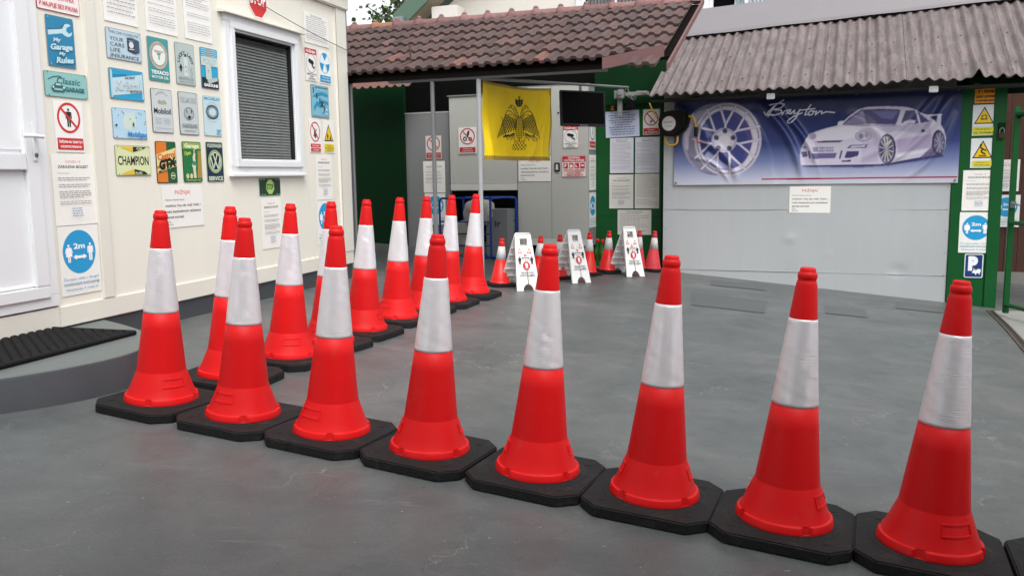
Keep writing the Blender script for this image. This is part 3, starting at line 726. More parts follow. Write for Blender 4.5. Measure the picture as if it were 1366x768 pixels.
a = (-1.550, -1.201, 1.829, 1.983); s = tin(*dims(a), '#8fc4bf'); TL = '#2b6d7c'
s.text("Classic", .56, .66, .24, TL, w=.56, shear=.25, bold=.02); s.pl([(.08, .66), (.2, .78), (.33, .83), (.4, .78)], .018, TL); s.text("GARAGE", .69, .34, .16, TL, w=.46, bold=.05)
s.poly([(.14, .30), (.15, .42), (.2, .46), (.24, .56), (.36, .56), (.40, .46), (.45, .42), (.46, .30), (.42, .2), (.18, .2)], '#35626c'); s.rect(.2, .26, .4, .34, '#8fc4bf'); s.poly([(.235, .46), (.255, .53), (.345, .53), (.365, .46)], '#bfe0da')
for x in (.18, .42): s.ell(x, .38, .02, '#e0efec', n=14)
screws(s, '#3e4e50'); s.put("tin_sign", FH, *a, OUT, "teal green tin sign reading Classic Garage with an old car front")

a = (-1.495, -1.257, 1.491, 1.805); s = Sign(*dims(a), '#f2f2f0', t=.0015)
s.man(.5, .5, .37, '#1c1c1e'); s.ring(.5, .68, .335, .40, '#d2322c'); s.line(.25, .86, .75, .50, .06, '#d2322c')
s.rect(.05, .05, .95, .28, '#cc2b2b'); s.text("Забрањен приступ", .5, .21, .055, '#ffffff', w=.82, bold=.02); s.text("незапосленима", .5, .115, .055, '#ffffff', w=.72, bold=.02)
s.put("prohibition_sign", FH, *a, OUT, "white no-entry sign with crossed out standing figure between door and wall joint")
covid("notice", FH, -1.546, -1.196, 1.032, 1.478, OUT + .0, "white paper notice headed COVID-19 beside the door, above the blue distance sign", group='covid notices')
dist2m("distance_sign", FH, -1.543, -1.203, .587, 1.026, OUT, "blue 2m distance sign low beside the white door, above the black mat")
letterpaper("notice", FH, -.998, -.672, 2.365, 2.80, OUT, "white printed sheet at left of three along the cabin wall top, few text lines", 12)
letterpaper("notice", FH, -.590, -.243, 2.362, 2.82, OUT, "white printed sheet in the middle of three along the cabin wall top", 20)
letterpaper("notice", FH, -.159, .180, 2.367, 2.82, OUT, "white printed sheet at right of three along the cabin wall top, beside the window", 20)

# rows of tin signs
a = (-.998, -.657, 2.121, 2.324); s = tin(*dims(a), '#bcd3e0'); K = '#33404d'
s.text("THIS CAN CONDUNS", .5, .87, .085, K, w=.84)
for t, y, w in (("YOUR", .66, .38), ("CARS", .48, .40), ("LIFE", .30, .27)): s.text(t, .10, y, .12, K, w=w, align='l')
s.text("INSURANCE", .10, .12, .12, K, w=.8, align='l')
s.poly([(.58, .34), (.80, .27), (.80, .74), (.58, .78)], '#2a4152'); s.poly([(.80, .27), (.93, .34), (.93, .73), (.80, .74)], '#41566a'); s.poly([(.58, .78), (.80, .74), (.93, .73), (.72, .80)], '#2f7d8c'); s.ell(.69, .55, .07, '#d9dde0', .11); s.rect(.62, .39, .77, .42, '#d9dde0'); s.text("MOTOR", .69, .68, .045, '#d9dde0', w=.15)
screws(s); s.put("tin_sign", FH, *a, OUT, "pale blue tin sign with oil can and words Your Cars Life Insurance")

a = (-.593, -.365, 2.015, 2.323); s = tin(*dims(a), '#3a9c9f')
s.ell(.5, .60, .45, '#b9b4ab'); s.ring(.5, .60, .435, .45, '#716b62'); s.ring(.5, .60, .315, .33, '#716b62'); s.ell(.5, .60, .315, '#e6ece6')
s.arc("MOTOR OIL MOTOR OIL", .5, .60, .38, .04, '#8a847a', -120, 120); s.text("TEXACO", .5, .685, .04, '#b05548', w=.46, bold=.02); s.text("T", .5, .575, .13, '#4d9a72', bold=.05)
s.text("TEXACO", .5, .20, .075, '#eef3ee', w=.82, bold=.05); s.text("MOTOR OIL", .5, .09, .06, '#dfe9e4', w=.8, bold=.03)
screws(s); s.put("tin_sign", FH, *a, OUT, "teal tin sign with large grey ring and green letter T in the centre")

a = (-.291, -.063, 2.017, 2.324); s = tin(*dims(a), '#b4c4c1')
s.arc("LUCKY LADY", .5, .50, .36, .085, '#1f2a2c', -78, 78, bold=.03)
s.poly([(.42, .38), (.40, .58), (.46, .72), (.54, .72), (.62, .60), (.58, .38), (.64, .20), (.52, .22), (.40, .2)], '#d3dcda'); s.rect(.46, .66, .56, .74, '#23282a'); s.ell(.51, .645, .05, '#cfd8d6', .035)
s.text("A", .5, .44, .06, '#2a2f30'); s.text("7", .52, .32, .06, '#2a2f30'); s.poly([(.16, .40), (.24, .50), (.32, .40), (.26, .36), (.28, .32), (.2, .32), (.22, .36)], '#1f2a2c'); s.pl([(.8, .44), (.74, .38), (.82, .3), (.76, .22)], .02, '#8b9997')
s.text("MOTOR OIL", .5, .155, .055, '#8b9997', w=.76, bold=.03); s.text("Reflective Racks", .5, .065, .034, '#4d5758', w=.7)
screws(s); s.put("tin_sign", FH, *a, OUT, "grey green tin sign with black arched words Lucky Lady and a spade")

a = (.009, .231, 2.014, 2.326); s = tin(*dims(a), '#2aa3cf')
for k in range(4): s.rect(.05, .95 - .05 * k, .95, .97 - .05 * k, '#a5d7e6')
s.rect(.34, .78, .62, .97, '#9aa29c'); s.rect(.02, .56, .98, .78, '#c9d8d3'); s.text("POLLY", .5, .67, .14, '#b3c6c2', w=.8, bold=.05)
s.rect(.02, .02, .98, .27, '#14242c'); s.poly([(.24, .24), (.24, .56), (.56, .56), (.58, .26), (.44, .18)], '#c5cfca'); s.poly([(.3, .18), (.42, .12), (.92, .22), (.9, .30), (.5, .26)], '#b4bfba'); s.text("T", .41, .42, .07, '#8fa19c', bold=.03); s.text("GASOLINE", .5, .085, .065, '#f0f4f2', w=.82, bold=.05)
screws(s); s.put("tin_sign", FH, *a, OUT, "bright blue and black tin sign reading Gasoline, next to the window top")

a = (-.996, -.658, 1.856, 2.061); s = tin(*dims(a), '#27a0cb')
s.poly([(.05, .10), (.05, .66), (.95, .90), (.95, .30)], '#c4dbe3'); s.rect(.035, .04, .09, .96, '#b7d9e5'); s.rect(.93, .04, .97, .96, '#b7d9e5')
s.text("MOTOR PATENT", .30, .78, .06, '#33505f', w=.42, rot=6); s.text("PATENT", .60, .74, .075, '#4a5b66', w=.3, rot=6, bold=.02); s.text("Kristal", .53, .47, .30, '#a3b6bf', w=.74, bold=.03, shear=.2, rot=4); s.text("Kristal", .525, .475, .30, '#d3e2e7', w=.74, bold=.0, shear=.2, rot=4); s.text("MOTOR OIL", .76, .305, .075, '#42545f', w=.36, rot=5, bold=.01)
screws(s); s.put("tin_sign", FH, *a, OUT, "bright blue tin sign with a slanted pale band and the word Patent")

a = (-.589, -.361, 1.649, 1.960); s = tin(*dims(a), '#cbd2d4', edge='#2c2c2a')
s.arc("GARGOYLE", .5, .62, .42, .05, '#55565a', -38, 38); s.poly([(.28, .70), (.36, .76), (.48, .73), (.62, .76), (.74, .69), (.66, .66), (.5, .655), (.36, .66)], '#a9a98d'); s.text("Mobiloil", .5, .50, .125, '#26262a', w=.82, bold=.015)
for y in (.33, .29, .25, .21): s.body(.12, .46, y, .015, '#a5adaf', .9); s.body(.54, .88, y, .015, '#a5adaf', .9)
s.body(.1, .9, .1, .015, '#8f979a'); screws(s, '#2c2c2a'); s.put("tin_sign", FH, *a, OUT, "pale grey tin sign with black corners and heavy black word Mobiloil")

a = (-.286, -.057, 1.646, 1.963); s = tin(*dims(a), '#c3ccce', edge='#2c2c2a')
s.text("GILMORE", .5, .81, .12, '#8d9697', w=.84, bold=.04); s.text("GILMORE", .5, .81, .12, '#c7d0d2', w=.82, bold=-.01)
s.ell(.5, .50, .27, '#8a9293', .155); s.ell(.5, .50, .22, '#b3babb', .12)
for p in ([(.34, .6), (.42, .56), (.4, .48)], [(.6, .62), (.68, .55), (.6, .5)], [(.4, .42), (.5, .36), (.6, .43), (.5, .46)]): s.poly(p, '#2f3436')
s.text("GASOLINE", .5, .215, .08, '#8a9293', w=.8, bold=.04); s.body(.2, .8, .09, .018, '#5d6567'); screws(s, '#2c2c2a'); s.put("tin_sign", FH, *a, OUT, "grey tin sign with round dark medallion between words Gilmore and Gasoline")

a = (.011, .238, 1.647, 1.958); s = tin(*dims(a), '#c4dae0', edge='#a9bcc2')
s.text("MICHELIN", .5, .93, .065, '#39a3c9', w=.86, bold=.04); s.ell(.5, .60, .37, '#2e4650', .18); s.ell(.5, .60, .30, '#7f9aa3', .14); s.ell(.5, .60, .2, '#c4dae0', .095); s.ring(.5, .60, .33, .345, '#9fb7be')
s.text("XY", .80, .105, .12, '#3aa9d2', w=.26, bold=.05); screws(s); s.put("tin_sign", FH, *a, OUT, "pale blue tin sign with one dark tyre, beside the window frame")

a = (-.991, -.656, 1.593, 1.798); s = tin(*dims(a), '#b6d7ea', edge='#7ea6bb')
s.poly([(.33, .3), (.30, .62), (.38, .88), (.55, .86), (.62, .92), (.70, .66), (.66, .42), (.5, .3)], '#cddfd3')
for x, y in ((.10, .44), (.17, .76), (.28, .90), (.31, .84), (.50, .66), (.68, .72), (.77, .88), (.83, .85), (.92, .52), (.95, .6)): s.ell(x, y, .015, '#27333c', .02, n=8)
s.poly([(.555, .46), (.58, .58), (.61, .46), (.585, .40)], '#1d2226'); s.poly([(.04, .42), (.08, .47), (.12, .43), (.07, .38)], '#1d2226')
s.text("Mobilgas", .68, .16, .14, '#2f86c4', w=.56, bold=.04); screws(s, '#2c3338'); s.put("tin_sign", FH, *a, OUT, "light blue worn tin sign with dark chips, above the yellowish Champion sign")

a = (-.989, -.639, 1.340, 1.548); s = tin(*dims(a), '#d9e2b0', edge='#8e9b6c')
s.text("CHAMPION", .5, .50, .28, '#1e1f1d', w=.88, bold=.02); s.poly([(.12, .96), (.5, .96), (.5, .78), (.2, .90)], '#e3bf2e'); s.poly([(.5, .78), (.5, .96), (.9, .96), (.78, .88)], '#1e1f1d'); s.text("OIL", .70, .90, .07, '#d9e2b0', w=.2, bold=.03)
s.poly([(.12, .04), (.5, .04), (.5, .22), (.2, .10)], '#e3bf2e'); s.poly([(.5, .22), (.5, .04), (.9, .04), (.8, .14)], '#1e1f1d'); s.text("PLUGS", .62, .09, .07, '#d9e2b0', w=.2, bold=.03); screws(s); s.put("tin_sign", FH, *a, OUT, "pale yellow tin sign with large black word Champion")

a = (-.578, -.351, 1.285, 1.587); s = tin(*dims(a), '#1d5a38', edge='#2b2b22')
s.poly([(.02, .02), (.52, .02), (.52, .98), (.02, .98)], '#dd7a26'); s.poly([(.02, .40), (.98, .56), (.98, .86), (.02, .68)], '#e2d78e'); s.poly([(.02, .24), (.98, .40), (.98, .47), (.02, .33)], '#dcd48f')
s.text("Castrol", .5, .66, .14, '#d8562b', w=.88, rot=9, bold=.03); s.text("GTX", .54, .47, .19, '#14140f', w=.86, rot=9, bold=.07, shear=.1); s.text("MOTOR OIL", .5, .315, .07, '#20522f', w=.86, rot=9, bold=.02)
s.ring(.76, .17, .09, .11, '#d9e2b0'); s.rect(.68, .16, .84, .19, '#d9e2b0'); screws(s); s.put("tin_sign", FH, *a, OUT, "orange and green tin sign with slanted bold black letters GTX")

a = (-.276, -.050, 1.288, 1.594); s = tin(*dims(a), '#1c7340', edge='#2d3a20')
s.rect(.02, .82, .98, .98, '#8fae4e'); s.text("Garage", .5, .90, .09, '#e9efd0', w=.78, bold=.04); s.text("Open", .26, .72, .09, '#c6d94f', w=.34, rot=8, bold=.03); s.poly([(.72, .1), (.98, .1), (.98, .78), (.8, .78)], '#a58d3c')
s.poly([(.52, .10), (.50, .34), (.44, .42), (.52, .50), (.50, .62), (.58, .74), (.66, .72), (.64, .56), (.70, .46), (.64, .34), (.66, .10)], '#d8d3b4'); s.ell(.60, .78, .05, '#cdb27a', .04); s.rect(.48, .42, .70, .52, '#2f8f72')
for x in (.18, .38): s.ell(x, .15, .08, '#d6cf9a', .065)
s.text("MOTOR OIL", .5, .045, .035, '#c9d9a0', w=.8); screws(s); s.put("tin_sign", FH, *a, OUT, "green tin sign headed Garage with a standing figure in shorts")

a = (.015, .234, 1.287, 1.600); s = tin(*dims(a), '#16294a', edge='#7d9a62'); V = '#cfdcc0'
s.text("VOLKSWAGEN", .5, .91, .085, V, w=.88, bold=.03); s.text("SERVICE", .5, .085, .095, V, w=.86, bold=.04)
s.ring(.5, .51, .36, .42, '#9bb96f'); s.ring(.5, .51, .30, .345, V); k = .75
s.pl([(.5 - .13, .51 + .205), (.5, .52), (.5 + .13, .51 + .205)], .06, V); s.pl([(.5 - .27, .51 + .10), (.5 - .14, .335), (.5, .51), (.5 + .14, .335), (.5 + .27, .51 + .10)], .06, V)
screws(s); s.put("tin_sign", FH, *a, OUT, "navy tin sign with round V over W emblem above the word Service")

attention("notice", FH, -.541, -.063, .954, 1.264, OUT, "white attention notice on cabin wall under the tin signs, behind the leftmost cone top")
a = (.738, 1.027, 2.655, 2.946); s = MB(); P8 = [(.15 * math.cos(R(45*k+22.5)), .15 * math.sin(R(45*k+22.5))) for k in range(8)]; s.prism(P8, 0, .003, ink('#f2eeee'))
t = Sign(.3, .3, '#ffffff'); t.v, t.f, t.mi, t.sm, t.mats = [], [], [], [], []; t.poly([(.5 + .47 * math.cos(R(45*k+22.5)), .5 + .47 * math.sin(R(45*k+22.5))) for k in range(8)], '#cf2b2e'); t.text("STOP", .5, .56, .3, '#f6f2f2', w=.8, bold=.03)
for f, i in zip(t.f, t.mi): s.add([t.v[q] for q in f], [tuple(range(len(f)))], t.mats[i])
o = s.build("stop_sign"); o.matrix_world = at(FH, .862, 2.815, OUT); tag(o, "red octagonal STOP sign on cabin wall above the window", "sign")
a = (.741, 1.082, 1.155, 1.310); s = tin(*dims(a), '#1a3a2e', edge='#7fae8a')
s.poly([(.5 + .2 * math.cos(R(45*k+22.5)), .5 + .44 * math.sin(R(45*k+22.5))) for k in range(8)], '#a9cf6d'); s.text("STOP", .5, .5, .30, '#27402b', w=.31, bold=.03)
for x in (.1, .22, .8, .92): s.rect(x - .05, .9, x + .04, .94, '#8fc09a'); s.rect(x - .03, .06, x + .05, .1, '#8fc09a')
s.put("tin_sign", FH, *a, OUT, "small dark green tin sign with pale green STOP octagon below the window")
covid("notice", FH, .750, 1.075, .688, 1.132, OUT, "white paper notice headed COVID-19 under the dark green STOP tin sign", group='covid notices')
letterpaper("notice", FH, 1.637, 2.115, 2.584, 2.868, OUT, "wide white printed notice at upper right of the cabin window", 11)
def cctv(name, F, a, out, label):
    s = Sign(*dims(a), '#f0eeec', t=.002); s.frame(.01, .01, .99, .99, .03, RED); s.rect(.04, .82, .96, .97, RED); s.text("PAŽNJA!", .5, .895, .07, '#ffffff', w=.76, bold=.03)
    s.ring(.5, .54, .37, .385, '#333333'); s.poly([(.26, .60), (.32, .68), (.68, .62), (.72, .53), (.62, .50), (.34, .55)], '#1c1c1c'); s.poly([(.56, .52), (.70, .44), (.78, .46), (.76, .40), (.66, .40), (.52, .49)], '#1c1c1c')
    s.text("OBJEKAT JE POD", .5, .21, .04, INK, w=.78, bold=.02); s.text("VIDEO", .5, .14, .04, INK, w=.3, bold=.02); s.text("NADZOROM", .5, .07, .04, INK, w=.54, bold=.02)
    return s.put(name, F, *a, out, label)
cctv("camera_sign", FH, (1.622, 1.855, 2.229, 2.539), OUT, "white red-bordered camera warning sign right of the cabin window")
a = (1.893, 2.13, 2.227, 2.545); s = Sign(*dims(a), '#f1f1f0', t=.0015)
s.ell(.5, .63, .42, '#e9f2f6'); s.ring(.5, .63, .40, .42, '#2f9fd0')
for k in (90, 210, 330):
    s.poly([(.5 + .09 * math.cos(R(k)), .63 + .07 * math.sin(R(k)))] + [(.5 + .40 * math.cos(R(k - 30 + 60 * j / 8)), .63 + .40 * .237 / .318 * math.sin(R(k - 30 + 60 * j / 8))) for j in range(9)], '#1f97cc')
s.ell(.5, .63, .08, '#f1f1f0'); s.rect(.06, .05, .94, .25, '#1f97cc'); s.text("Обавезно", .5, .19, .045, '#ffffff', w=.6); s.text("проветравање", .5, .11, .045, '#ffffff', w=.76); s.put("mandatory_sign", FH, *a, OUT, "white sign with blue three bladed fan symbol on cabin wall near the corner")
a = (1.713, 2.065, 1.891, 2.201); s = tin(*dims(a), '#7fb9cf', edge='#6a7a80')
for p in ([(.05, .62), (.3, .75), (.6, .80), (.95, .76), (.95, .66), (.6, .70), (.3, .62)], [(.1, .3), (.3, .5), (.55, .42), (.5, .3), (.3, .36), (.15, .18)], [(.5, .58), (.95, .52), (.95, .42), (.55, .48)], [(.55, .12), (.75, .3), (.95, .26), (.95, .16), (.75, .18)]): s.poly(p, '#2c93bd')
for x, y, ch in ((.12, .82, "I"), (.30, .66, "I"), (.46, .52, "I"), (.58, .42, "X"), (.72, .32, "I")): s.text(ch, x, y, .15, '#1f2528', bold=.06)
s.ring(.82, .2, .05, .08, '#dbe6e8'); s.body(.08, .92, .06, .03, '#8a9ea6'); s.body(.2, .92, .93, .04, '#3d6c80'); s.body(.3, .92, .86, .02, '#d7e5ea'); screws(s); s.put("tin_sign", FH, *a, OUT, "light blue tin sign with black diagonal letters right of the window")
a = (1.647, 1.875, 1.547, 1.868); s = Sign(*dims(a), '#f1f0ee', t=.0015); s.poly([(.42, .48), (.40, .60), (.5, .76), (.56, .62), (.64, .54), (.52, .42)], '#4a4a4a'); s.line(.34, .5, .66, .72, .04, '#4a4a4a'); s.ring(.5, .63, .37, .42, RED); s.line(.24, .85, .76, .42, .06, RED)
s.rect(.08, .17, .92, .27, '#cc2b2b'); s.text("Забрањено", .5, .22, .05, '#ffffff', w=.6); s.rect(.08, .04, .92, .14, '#cc2b2b'); s.text("паљење", .5, .09, .05, '#ffffff', w=.5); s.put("prohibition_sign", FH, *a, OUT, "white sign with red crossed circle on cabin wall, left of the yellow triangle")
def triangle(s, cx, cy, w, h, c='#f0c71c'):
    s.poly([(cx - w, cy - h), (cx + w, cy - h), (cx, cy + h)], '#1a1a1a'); s.poly([(cx - w * .82, cy - h * .87), (cx + w * .82, cy - h * .87), (cx, cy + h * .76)], c)
a = (1.921, 2.15, 1.550, 1.872); s = Sign(*dims(a), '#f1f0ee', t=.0015); triangle(s, .5, .62, .42, .26); s.man(.4, .4, .2, '#1a1a1a'); s.poly([(.56, .41), (.62, .55), (.72, .41)], '#1a1a1a'); s.rrect(.06, .04, .94, .28, '#e6cf2e'); s.text("Опасност", .5, .22, .04, INK, w=.5); s.text("од пада у отвор", .5, .155, .04, INK, w=.74); s.text("канала", .5, .09, .04, INK, w=.44); s.put("warning_sign", FH, *a, OUT, "yellow warning triangle sign on cabin wall nearest the corner trim")
covid("notice", FH, 1.747, 2.078, 1.087, 1.531, OUT, "white paper notice headed COVID-19 near the cabin corner, under yellow triangle", group='covid notices')
dist2m("distance_sign", FH, 1.735, 2.076, .645, 1.08, OUT, "blue 2m distance sign near the cabin corner, partly hidden behind a cone")

# signs on the back walls
covid("notice", FB, 3.381, 3.716, .837, 1.287, .018, "white paper notice headed COVID-19 on the green post at right", group='covid notices')
dist2m("distance_sign", FB, 3.369, 3.707, .364, .820, .018, "blue 2m distance sign on green post, above the parking sign")
a = (3.440, 3.629, .082, .351); s = Sign(*dims(a), '#e8ecef', t=.004, r=.015, edge='#e8ecef'); s.rrect(.05, .035, .95, .965, '#16356f', .012); s.text("P", .46, .60, .50, '#eef2f6', w=.52, bold=.08)
s.poly([(.42, .2), (.5, .34), (.62, .30), (.72, .38), (.88, .36), (.9, .28), (.84, .2), (.84, .12), (.76, .2), (.66, .18), (.64, .1), (.56, .2)], '#eef2f6'); s.line(.48, .40, .62, .32, .03, '#eef2f6'); s.put("parking_sign", FB, *a, .018, "dark blue parking sign with white letter P low on the green post")
a = (3.444, 3.677, 1.311, 1.637); s = Sign(*dims(a), '#e6e9ea', t=.002); triangle(s, .5, .63, .43, .30); s.pl([(.36, .72), (.5, .64), (.44, .54), (.62, .46)], .07, '#1a1a1a'); s.pl([(.5, .64), (.66, .58)], .06, '#1a1a1a'); s.ell(.42, .77, .05, '#1a1a1a'); s.rect(.34, .40, .68, .43, '#1a1a1a'); s.rrect(.1, .05, .92, .24, '#dcd125'); s.text("Опасност", .5, .185, .045, INK, w=.5); s.text("Клизав под", .5, .105, .045, INK, w=.62); s.put("warning_sign", FB, *a, .018, "white sign with yellow triangle of a slipping figure on green post")
a = (3.445, 3.673, 1.666, 2.001); s = Sign(*dims(a), '#dfe3e6', t=.002); triangle(s, .5, .66, .44, .28); s.ell(.5, .60, .13, '#3a3414', .085); s.ell(.5, .60, .10, '#f0c71c', .06); 
for x in (.44, .56): s.ell(x, .62, .03, '#1a1a1a', .018, n=12)
s.line(.36, .52, .64, .55, .03, '#3a3414'); s.line(.36, .55, .64, .52, .03, '#3a3414'); s.rect(.03, .03, .97, .28, '#d9d226'); s.text("Опасност", .5, .21, .06, INK, w=.7); s.text("од тровања", .5, .10, .06, INK, w=.84, bold=.01); s.put("warning_sign", FB, *a, .018, "white sign with yellow skull triangle on green post, under the orange plate")
a = (3.454, 3.682, 2.016, 2.185); s = Sign(*dims(a), '#f39a14', t=.003, r=.008, edge='#b06c10'); s.frame(.05, .6, .32, .92, .015, '#1a1510'); s.poly([(.1, .8), (.26, .86), (.28, .78), (.2, .76), (.2, .66), (.16, .66), (.15, .75)], '#1a1510'); s.text("ПАЖЊА!", .65, .76, .17, '#1a1510', w=.54, bold=.06); s.text("ОБЈЕКТ И ДВОРИШТЕ", .5, .42, .13, '#1a1510', w=.88, bold=.05); s.text("СУ ПОД ВИДЕО НАДЗОРОМ", .5, .17, .11, '#1a1510', w=.9, bold=.05); s.put("warning_sign", FB, *a, .018, "orange video surveillance plate at top of the green post")
attention("notice", FB, 1.525, 1.992, .806, 1.122, .006, "white attention notice on grey metal wall right under the car banner")
attention("notice", FB, -1.952, -1.496, 1.214, 1.541, .006, "white attention notice on grey cabinet door just below the yellow flag")
cctv("camera_sign", FB, (-1.327, -1.113, 1.638, 1.927), .006, "white red-bordered camera sign on grey cabinet, below the black television")
a = (-1.340, -1.013, 1.268, 1.540); s = Sign(*dims(a), '#efe9e6', t=.003, r=.012, edge=RED)
s.rect(.02, .70, .98, .98, RED); s.text("ОБАВЕЗНА", .5, .91, .08, '#f6eeee', w=.5, bold=.03); s.text("УПОТРЕБА ОПРЕМЕ", .5, .78, .09, '#f6eeee', w=.86, bold=.03)
for k in range(4):
    x = .06 + .235 * k; s.rrect(x, .40, x + .19, .66, RED, .006)
for p in ([(.09, .44), (.12, .62), (.2, .62), (.16, .5)], [(.32, .44), (.33, .54), (.36, .6), (.42, .6), (.45, .54), (.46, .44)], [(.56, .46), (.58, .62), (.62, .5), (.68, .44)], [(.80, .5), (.80, .58), (.93, .58), (.93, .5)]): s.poly(p, '#f3e8e6')
s.text("ЗАШТИТНА СРЕДСТВА", .5, .30, .075, RED, w=.88, bold=.03); s.text("ЗАПОСЛЕНИ", .5, .19, .075, RED, w=.56, bold=.03); s.text("У ОВОМ ОБЈЕКТУ", .5, .08, .075, RED, w=.8, bold=.03); s.put("safety_sign", FB, *a, .006, "red and white sign with four small pictograms on grey cabinet")
a = (-2.826, -2.557, 1.601, 1.954); s = Sign(*dims(a), '#e9e7e4', t=.0015); s.poly([(.44, .64), (.5, .84), (.62, .9), (.6, .76), (.52, .6)], '#2c2c2c'); s.ring(.36, .56, .05, .11, '#2b3d33'); s.ring(.66, .55, .05, .10, '#a9352f'); s.ring(.5, .66, .36, .41, RED); s.line(.25, .84, .75, .48, .05, RED); s.rect(.06, .05, .94, .24, '#b92a2c'); s.text("Забрањено", .5, .185, .045, '#eee', w=.5) if False else s.text("Забрањено", .5, .185, .045, '#eeeeee', w=.5); s.text("додиривање", .5, .1, .045, '#eeeeee', w=.6); s.put("prohibition_sign", FB, *a, .006, "white crossed hand and gears sign on the grey box left of the flag")
a = (-3.356, -3.113, 1.540, 1.859); s = Sign(*dims(a), '#d9d7d4', t=.0015); s.poly([(.42, .46), (.42, .7), (.5, .84), (.58, .7), (.58, .46)], '#2c2c2c'); s.ring(.5, .66, .36, .42, RED); s.line(.25, .84, .75, .48, .055, RED); s.rect(.04, .04, .96, .27, '#b92a2c'); s.text("Забрањен приступ", .5, .2, .045, '#eeeeee', w=.8); s.text("незапосленима", .5, .11, .045, '#eeeeee', w=.66); s.put("prohibition_sign", FB, *a, -.044, "white crossed circle sign on dark grey panel behind the thin canopy post")
covid("notice", FB, -3.403, -3.066, 1.073, 1.509, -.044, "white paper notice headed ZARAZNA BOLEST on dark grey panel behind the canopy post", group='covid notices')
dist2m("distance_sign", FB, -3.390, -3.070, .623, 1.063, -.044, "blue 2m distance sign on dark grey panel, half hidden by cones")
# narrow right hand side of the cabinet
a = (.02, .31, 1.62, 2.0); s = Sign(*dims(a), '#e6e6e4', t=.0015); s.ring(.5, .64, .36, .42, '#2c2c2c'); s.line(.5, .5, .62, .84, .07, '#2c2c2c'); s.rect(.08, .06, .92, .28, '#c23434'); s.text("Забрањено", .5, .17, .07, '#eeeeee', w=.7); s.put("prohibition_sign", FS, *a, .004, "white round symbol sign on narrow cabinet side, below the television corner")
covid("notice", FS, .01, .33, 1.09, 1.55, .004, "white paper notice on the narrow cabinet side beside the green wall", group='covid notices')
dist2m("distance_sign", FS, .01, .33, .60, 1.06, .004, "blue 2m distance sign seen edge-on along the narrow cabinet side")
# green wall papers
GO = -.344
a = (-.845, -.392, 1.778, 2.117); s = Sign(*dims(a), '#ccd3ea', t=.0015)
for k in range(10):
    y = .92 - .09 * k; s.body(.1, .9, y, .034, '#4d5570' if k < 5 else '#6a7290', random.choice([1, .9, .8, .55, 1]), True)
s.put("notice", FB, *a, GO, "bluish white notice of bold lines on green wall beside the television", 'notice', rot=1.5)
a = (-.343, -.126, 1.796, 2.122); s = Sign(*dims(a), '#dedcd8', t=.0015); s.rect(.36, .6, .72, .64, '#c8c8c8'); s.poly([(.40, .50), (.52, .58), (.58, .54), (.46, .46)], '#1f1f1f'); s.ring(.5, .65, .37, .43, '#a82c2c'); s.line(.24, .84, .76, .46, .065, '#a82c2c'); s.rect(.03, .03, .97, .26, '#b92a2c'); s.text("Пажња", .5, .19, .05, '#eeeeee', w=.4); s.text("НЕ ПУШИТЕ", .5, .09, .06, '#eeeeee', w=.8, bold=.02); s.put("prohibition_sign", FB, *a, GO, "white no smoking sign on green wall beside the black hose reel")
letterpaper("notice", FB, -.784, -.468, 1.308, 1.766, GO, "white text sheet on green wall, upper left of four sheets", 20, paper='#d9dbe4')
letterpaper("notice", FB, -.445, -.123, 1.305, 1.768, GO, "white text sheet on green wall, upper right of four sheets", 20, paper='#d9dbe4')
covid("notice", FB, -.794, -.468, .842, 1.289, GO, "white paper notice headed COVID-19 on green wall, lower left of four sheets", '#dfddd6', group='covid notices')
letterpaper("notice", FB, -.448, -.124, .843, 1.293, GO, "off-white text sheet on green wall, lower right of four sheets", 16, False, '#dcdad3')
letterpaper("notice", FB, -.680, -.225, .495, .823, GO, "wide off-white notice low on green wall behind the rightmost folding sign", 9, True, '#dcdad3')
# papers on the boards beyond the gate
covid("notice", FB, 4.07, 4.40, .98, 1.42, -2.975, "white paper notice on brown boards seen through gap at right", group='covid notices')
dist2m("distance_sign", FB, 4.10, 4.43, .48, .93, -2.975, "blue 2m distance sign on brown boards seen through gap at right")

# ------------------------------------------------------------------ walls round the back of the yard (frame FB: u along, z up, -off towards the yard)
def fb_obj(mb, name, label=None, cat=None, group=None, parent=None):
    o = mb.build(name, parent)
    if parent is None: o.matrix_world = FB
    return tag(o, label, cat, group)
def dented_sheet():
    mb = MB(); nu, nz = 110, 80; U0, U1, Z0, Z1 = 0.0, 3.262, -.42, 2.34; vs = []
    dents = [(1.55, .5, .05, .012), (2.75, .14, .06, -.014), (2.2, .62, .5, .006), (.8, .6, .5, -.006), (1.6, .25, .16, .004), (2.95, .5, .3, .006), (2.0, .30, .03, .006)]
    for j in range(nz + 1):
        for i in range(nu + 1):
            u = U0 + (U1 - U0) * i / nu; z = Z0 + (Z1 - Z0) * j / nz
            d = sum(a * math.exp(-((u - x) ** 2 + ((z - y) * 1.4) ** 2) / (2 * r * r)) for x, y, r, a in dents)
            d += .0015 * math.sin(u * 3.1 + z * 2.2) + .001 * math.sin(u * 7.3 - z * 5)
            vs.append((u, z, d))
    mb.add(vs, [(j*(nu+1)+i, j*(nu+1)+i+1, (j+1)*(nu+1)+i+1, (j+1)*(nu+1)+i) for j in range(nz) for i in range(nu)], M_sheet, True)
    seam = mat("grey sheet seam", '#a6aaac', rough=.5, var=.05)  # seam strips slightly darker than the sheet
    mb.box(.01, 3.25, .846, .8485, .0, .0045, seam); mb.box(.2, 3.25, .092, .0945, .0, .006, seam)
    mb.box(0, 3.262, -.42, 2.34, -.07, -.02, M_sheet)
    for u in (.03, 3.235):
        for k in range(9): mb.tube([(u, .1 + .25 * k, .0), (u, .1 + .25 * k, .006)], .006, M_steel, 8)
    fb_obj(mb, "metal_wall", "light grey painted sheet metal wall with dents, below the car banner", "wall")
dented_sheet()
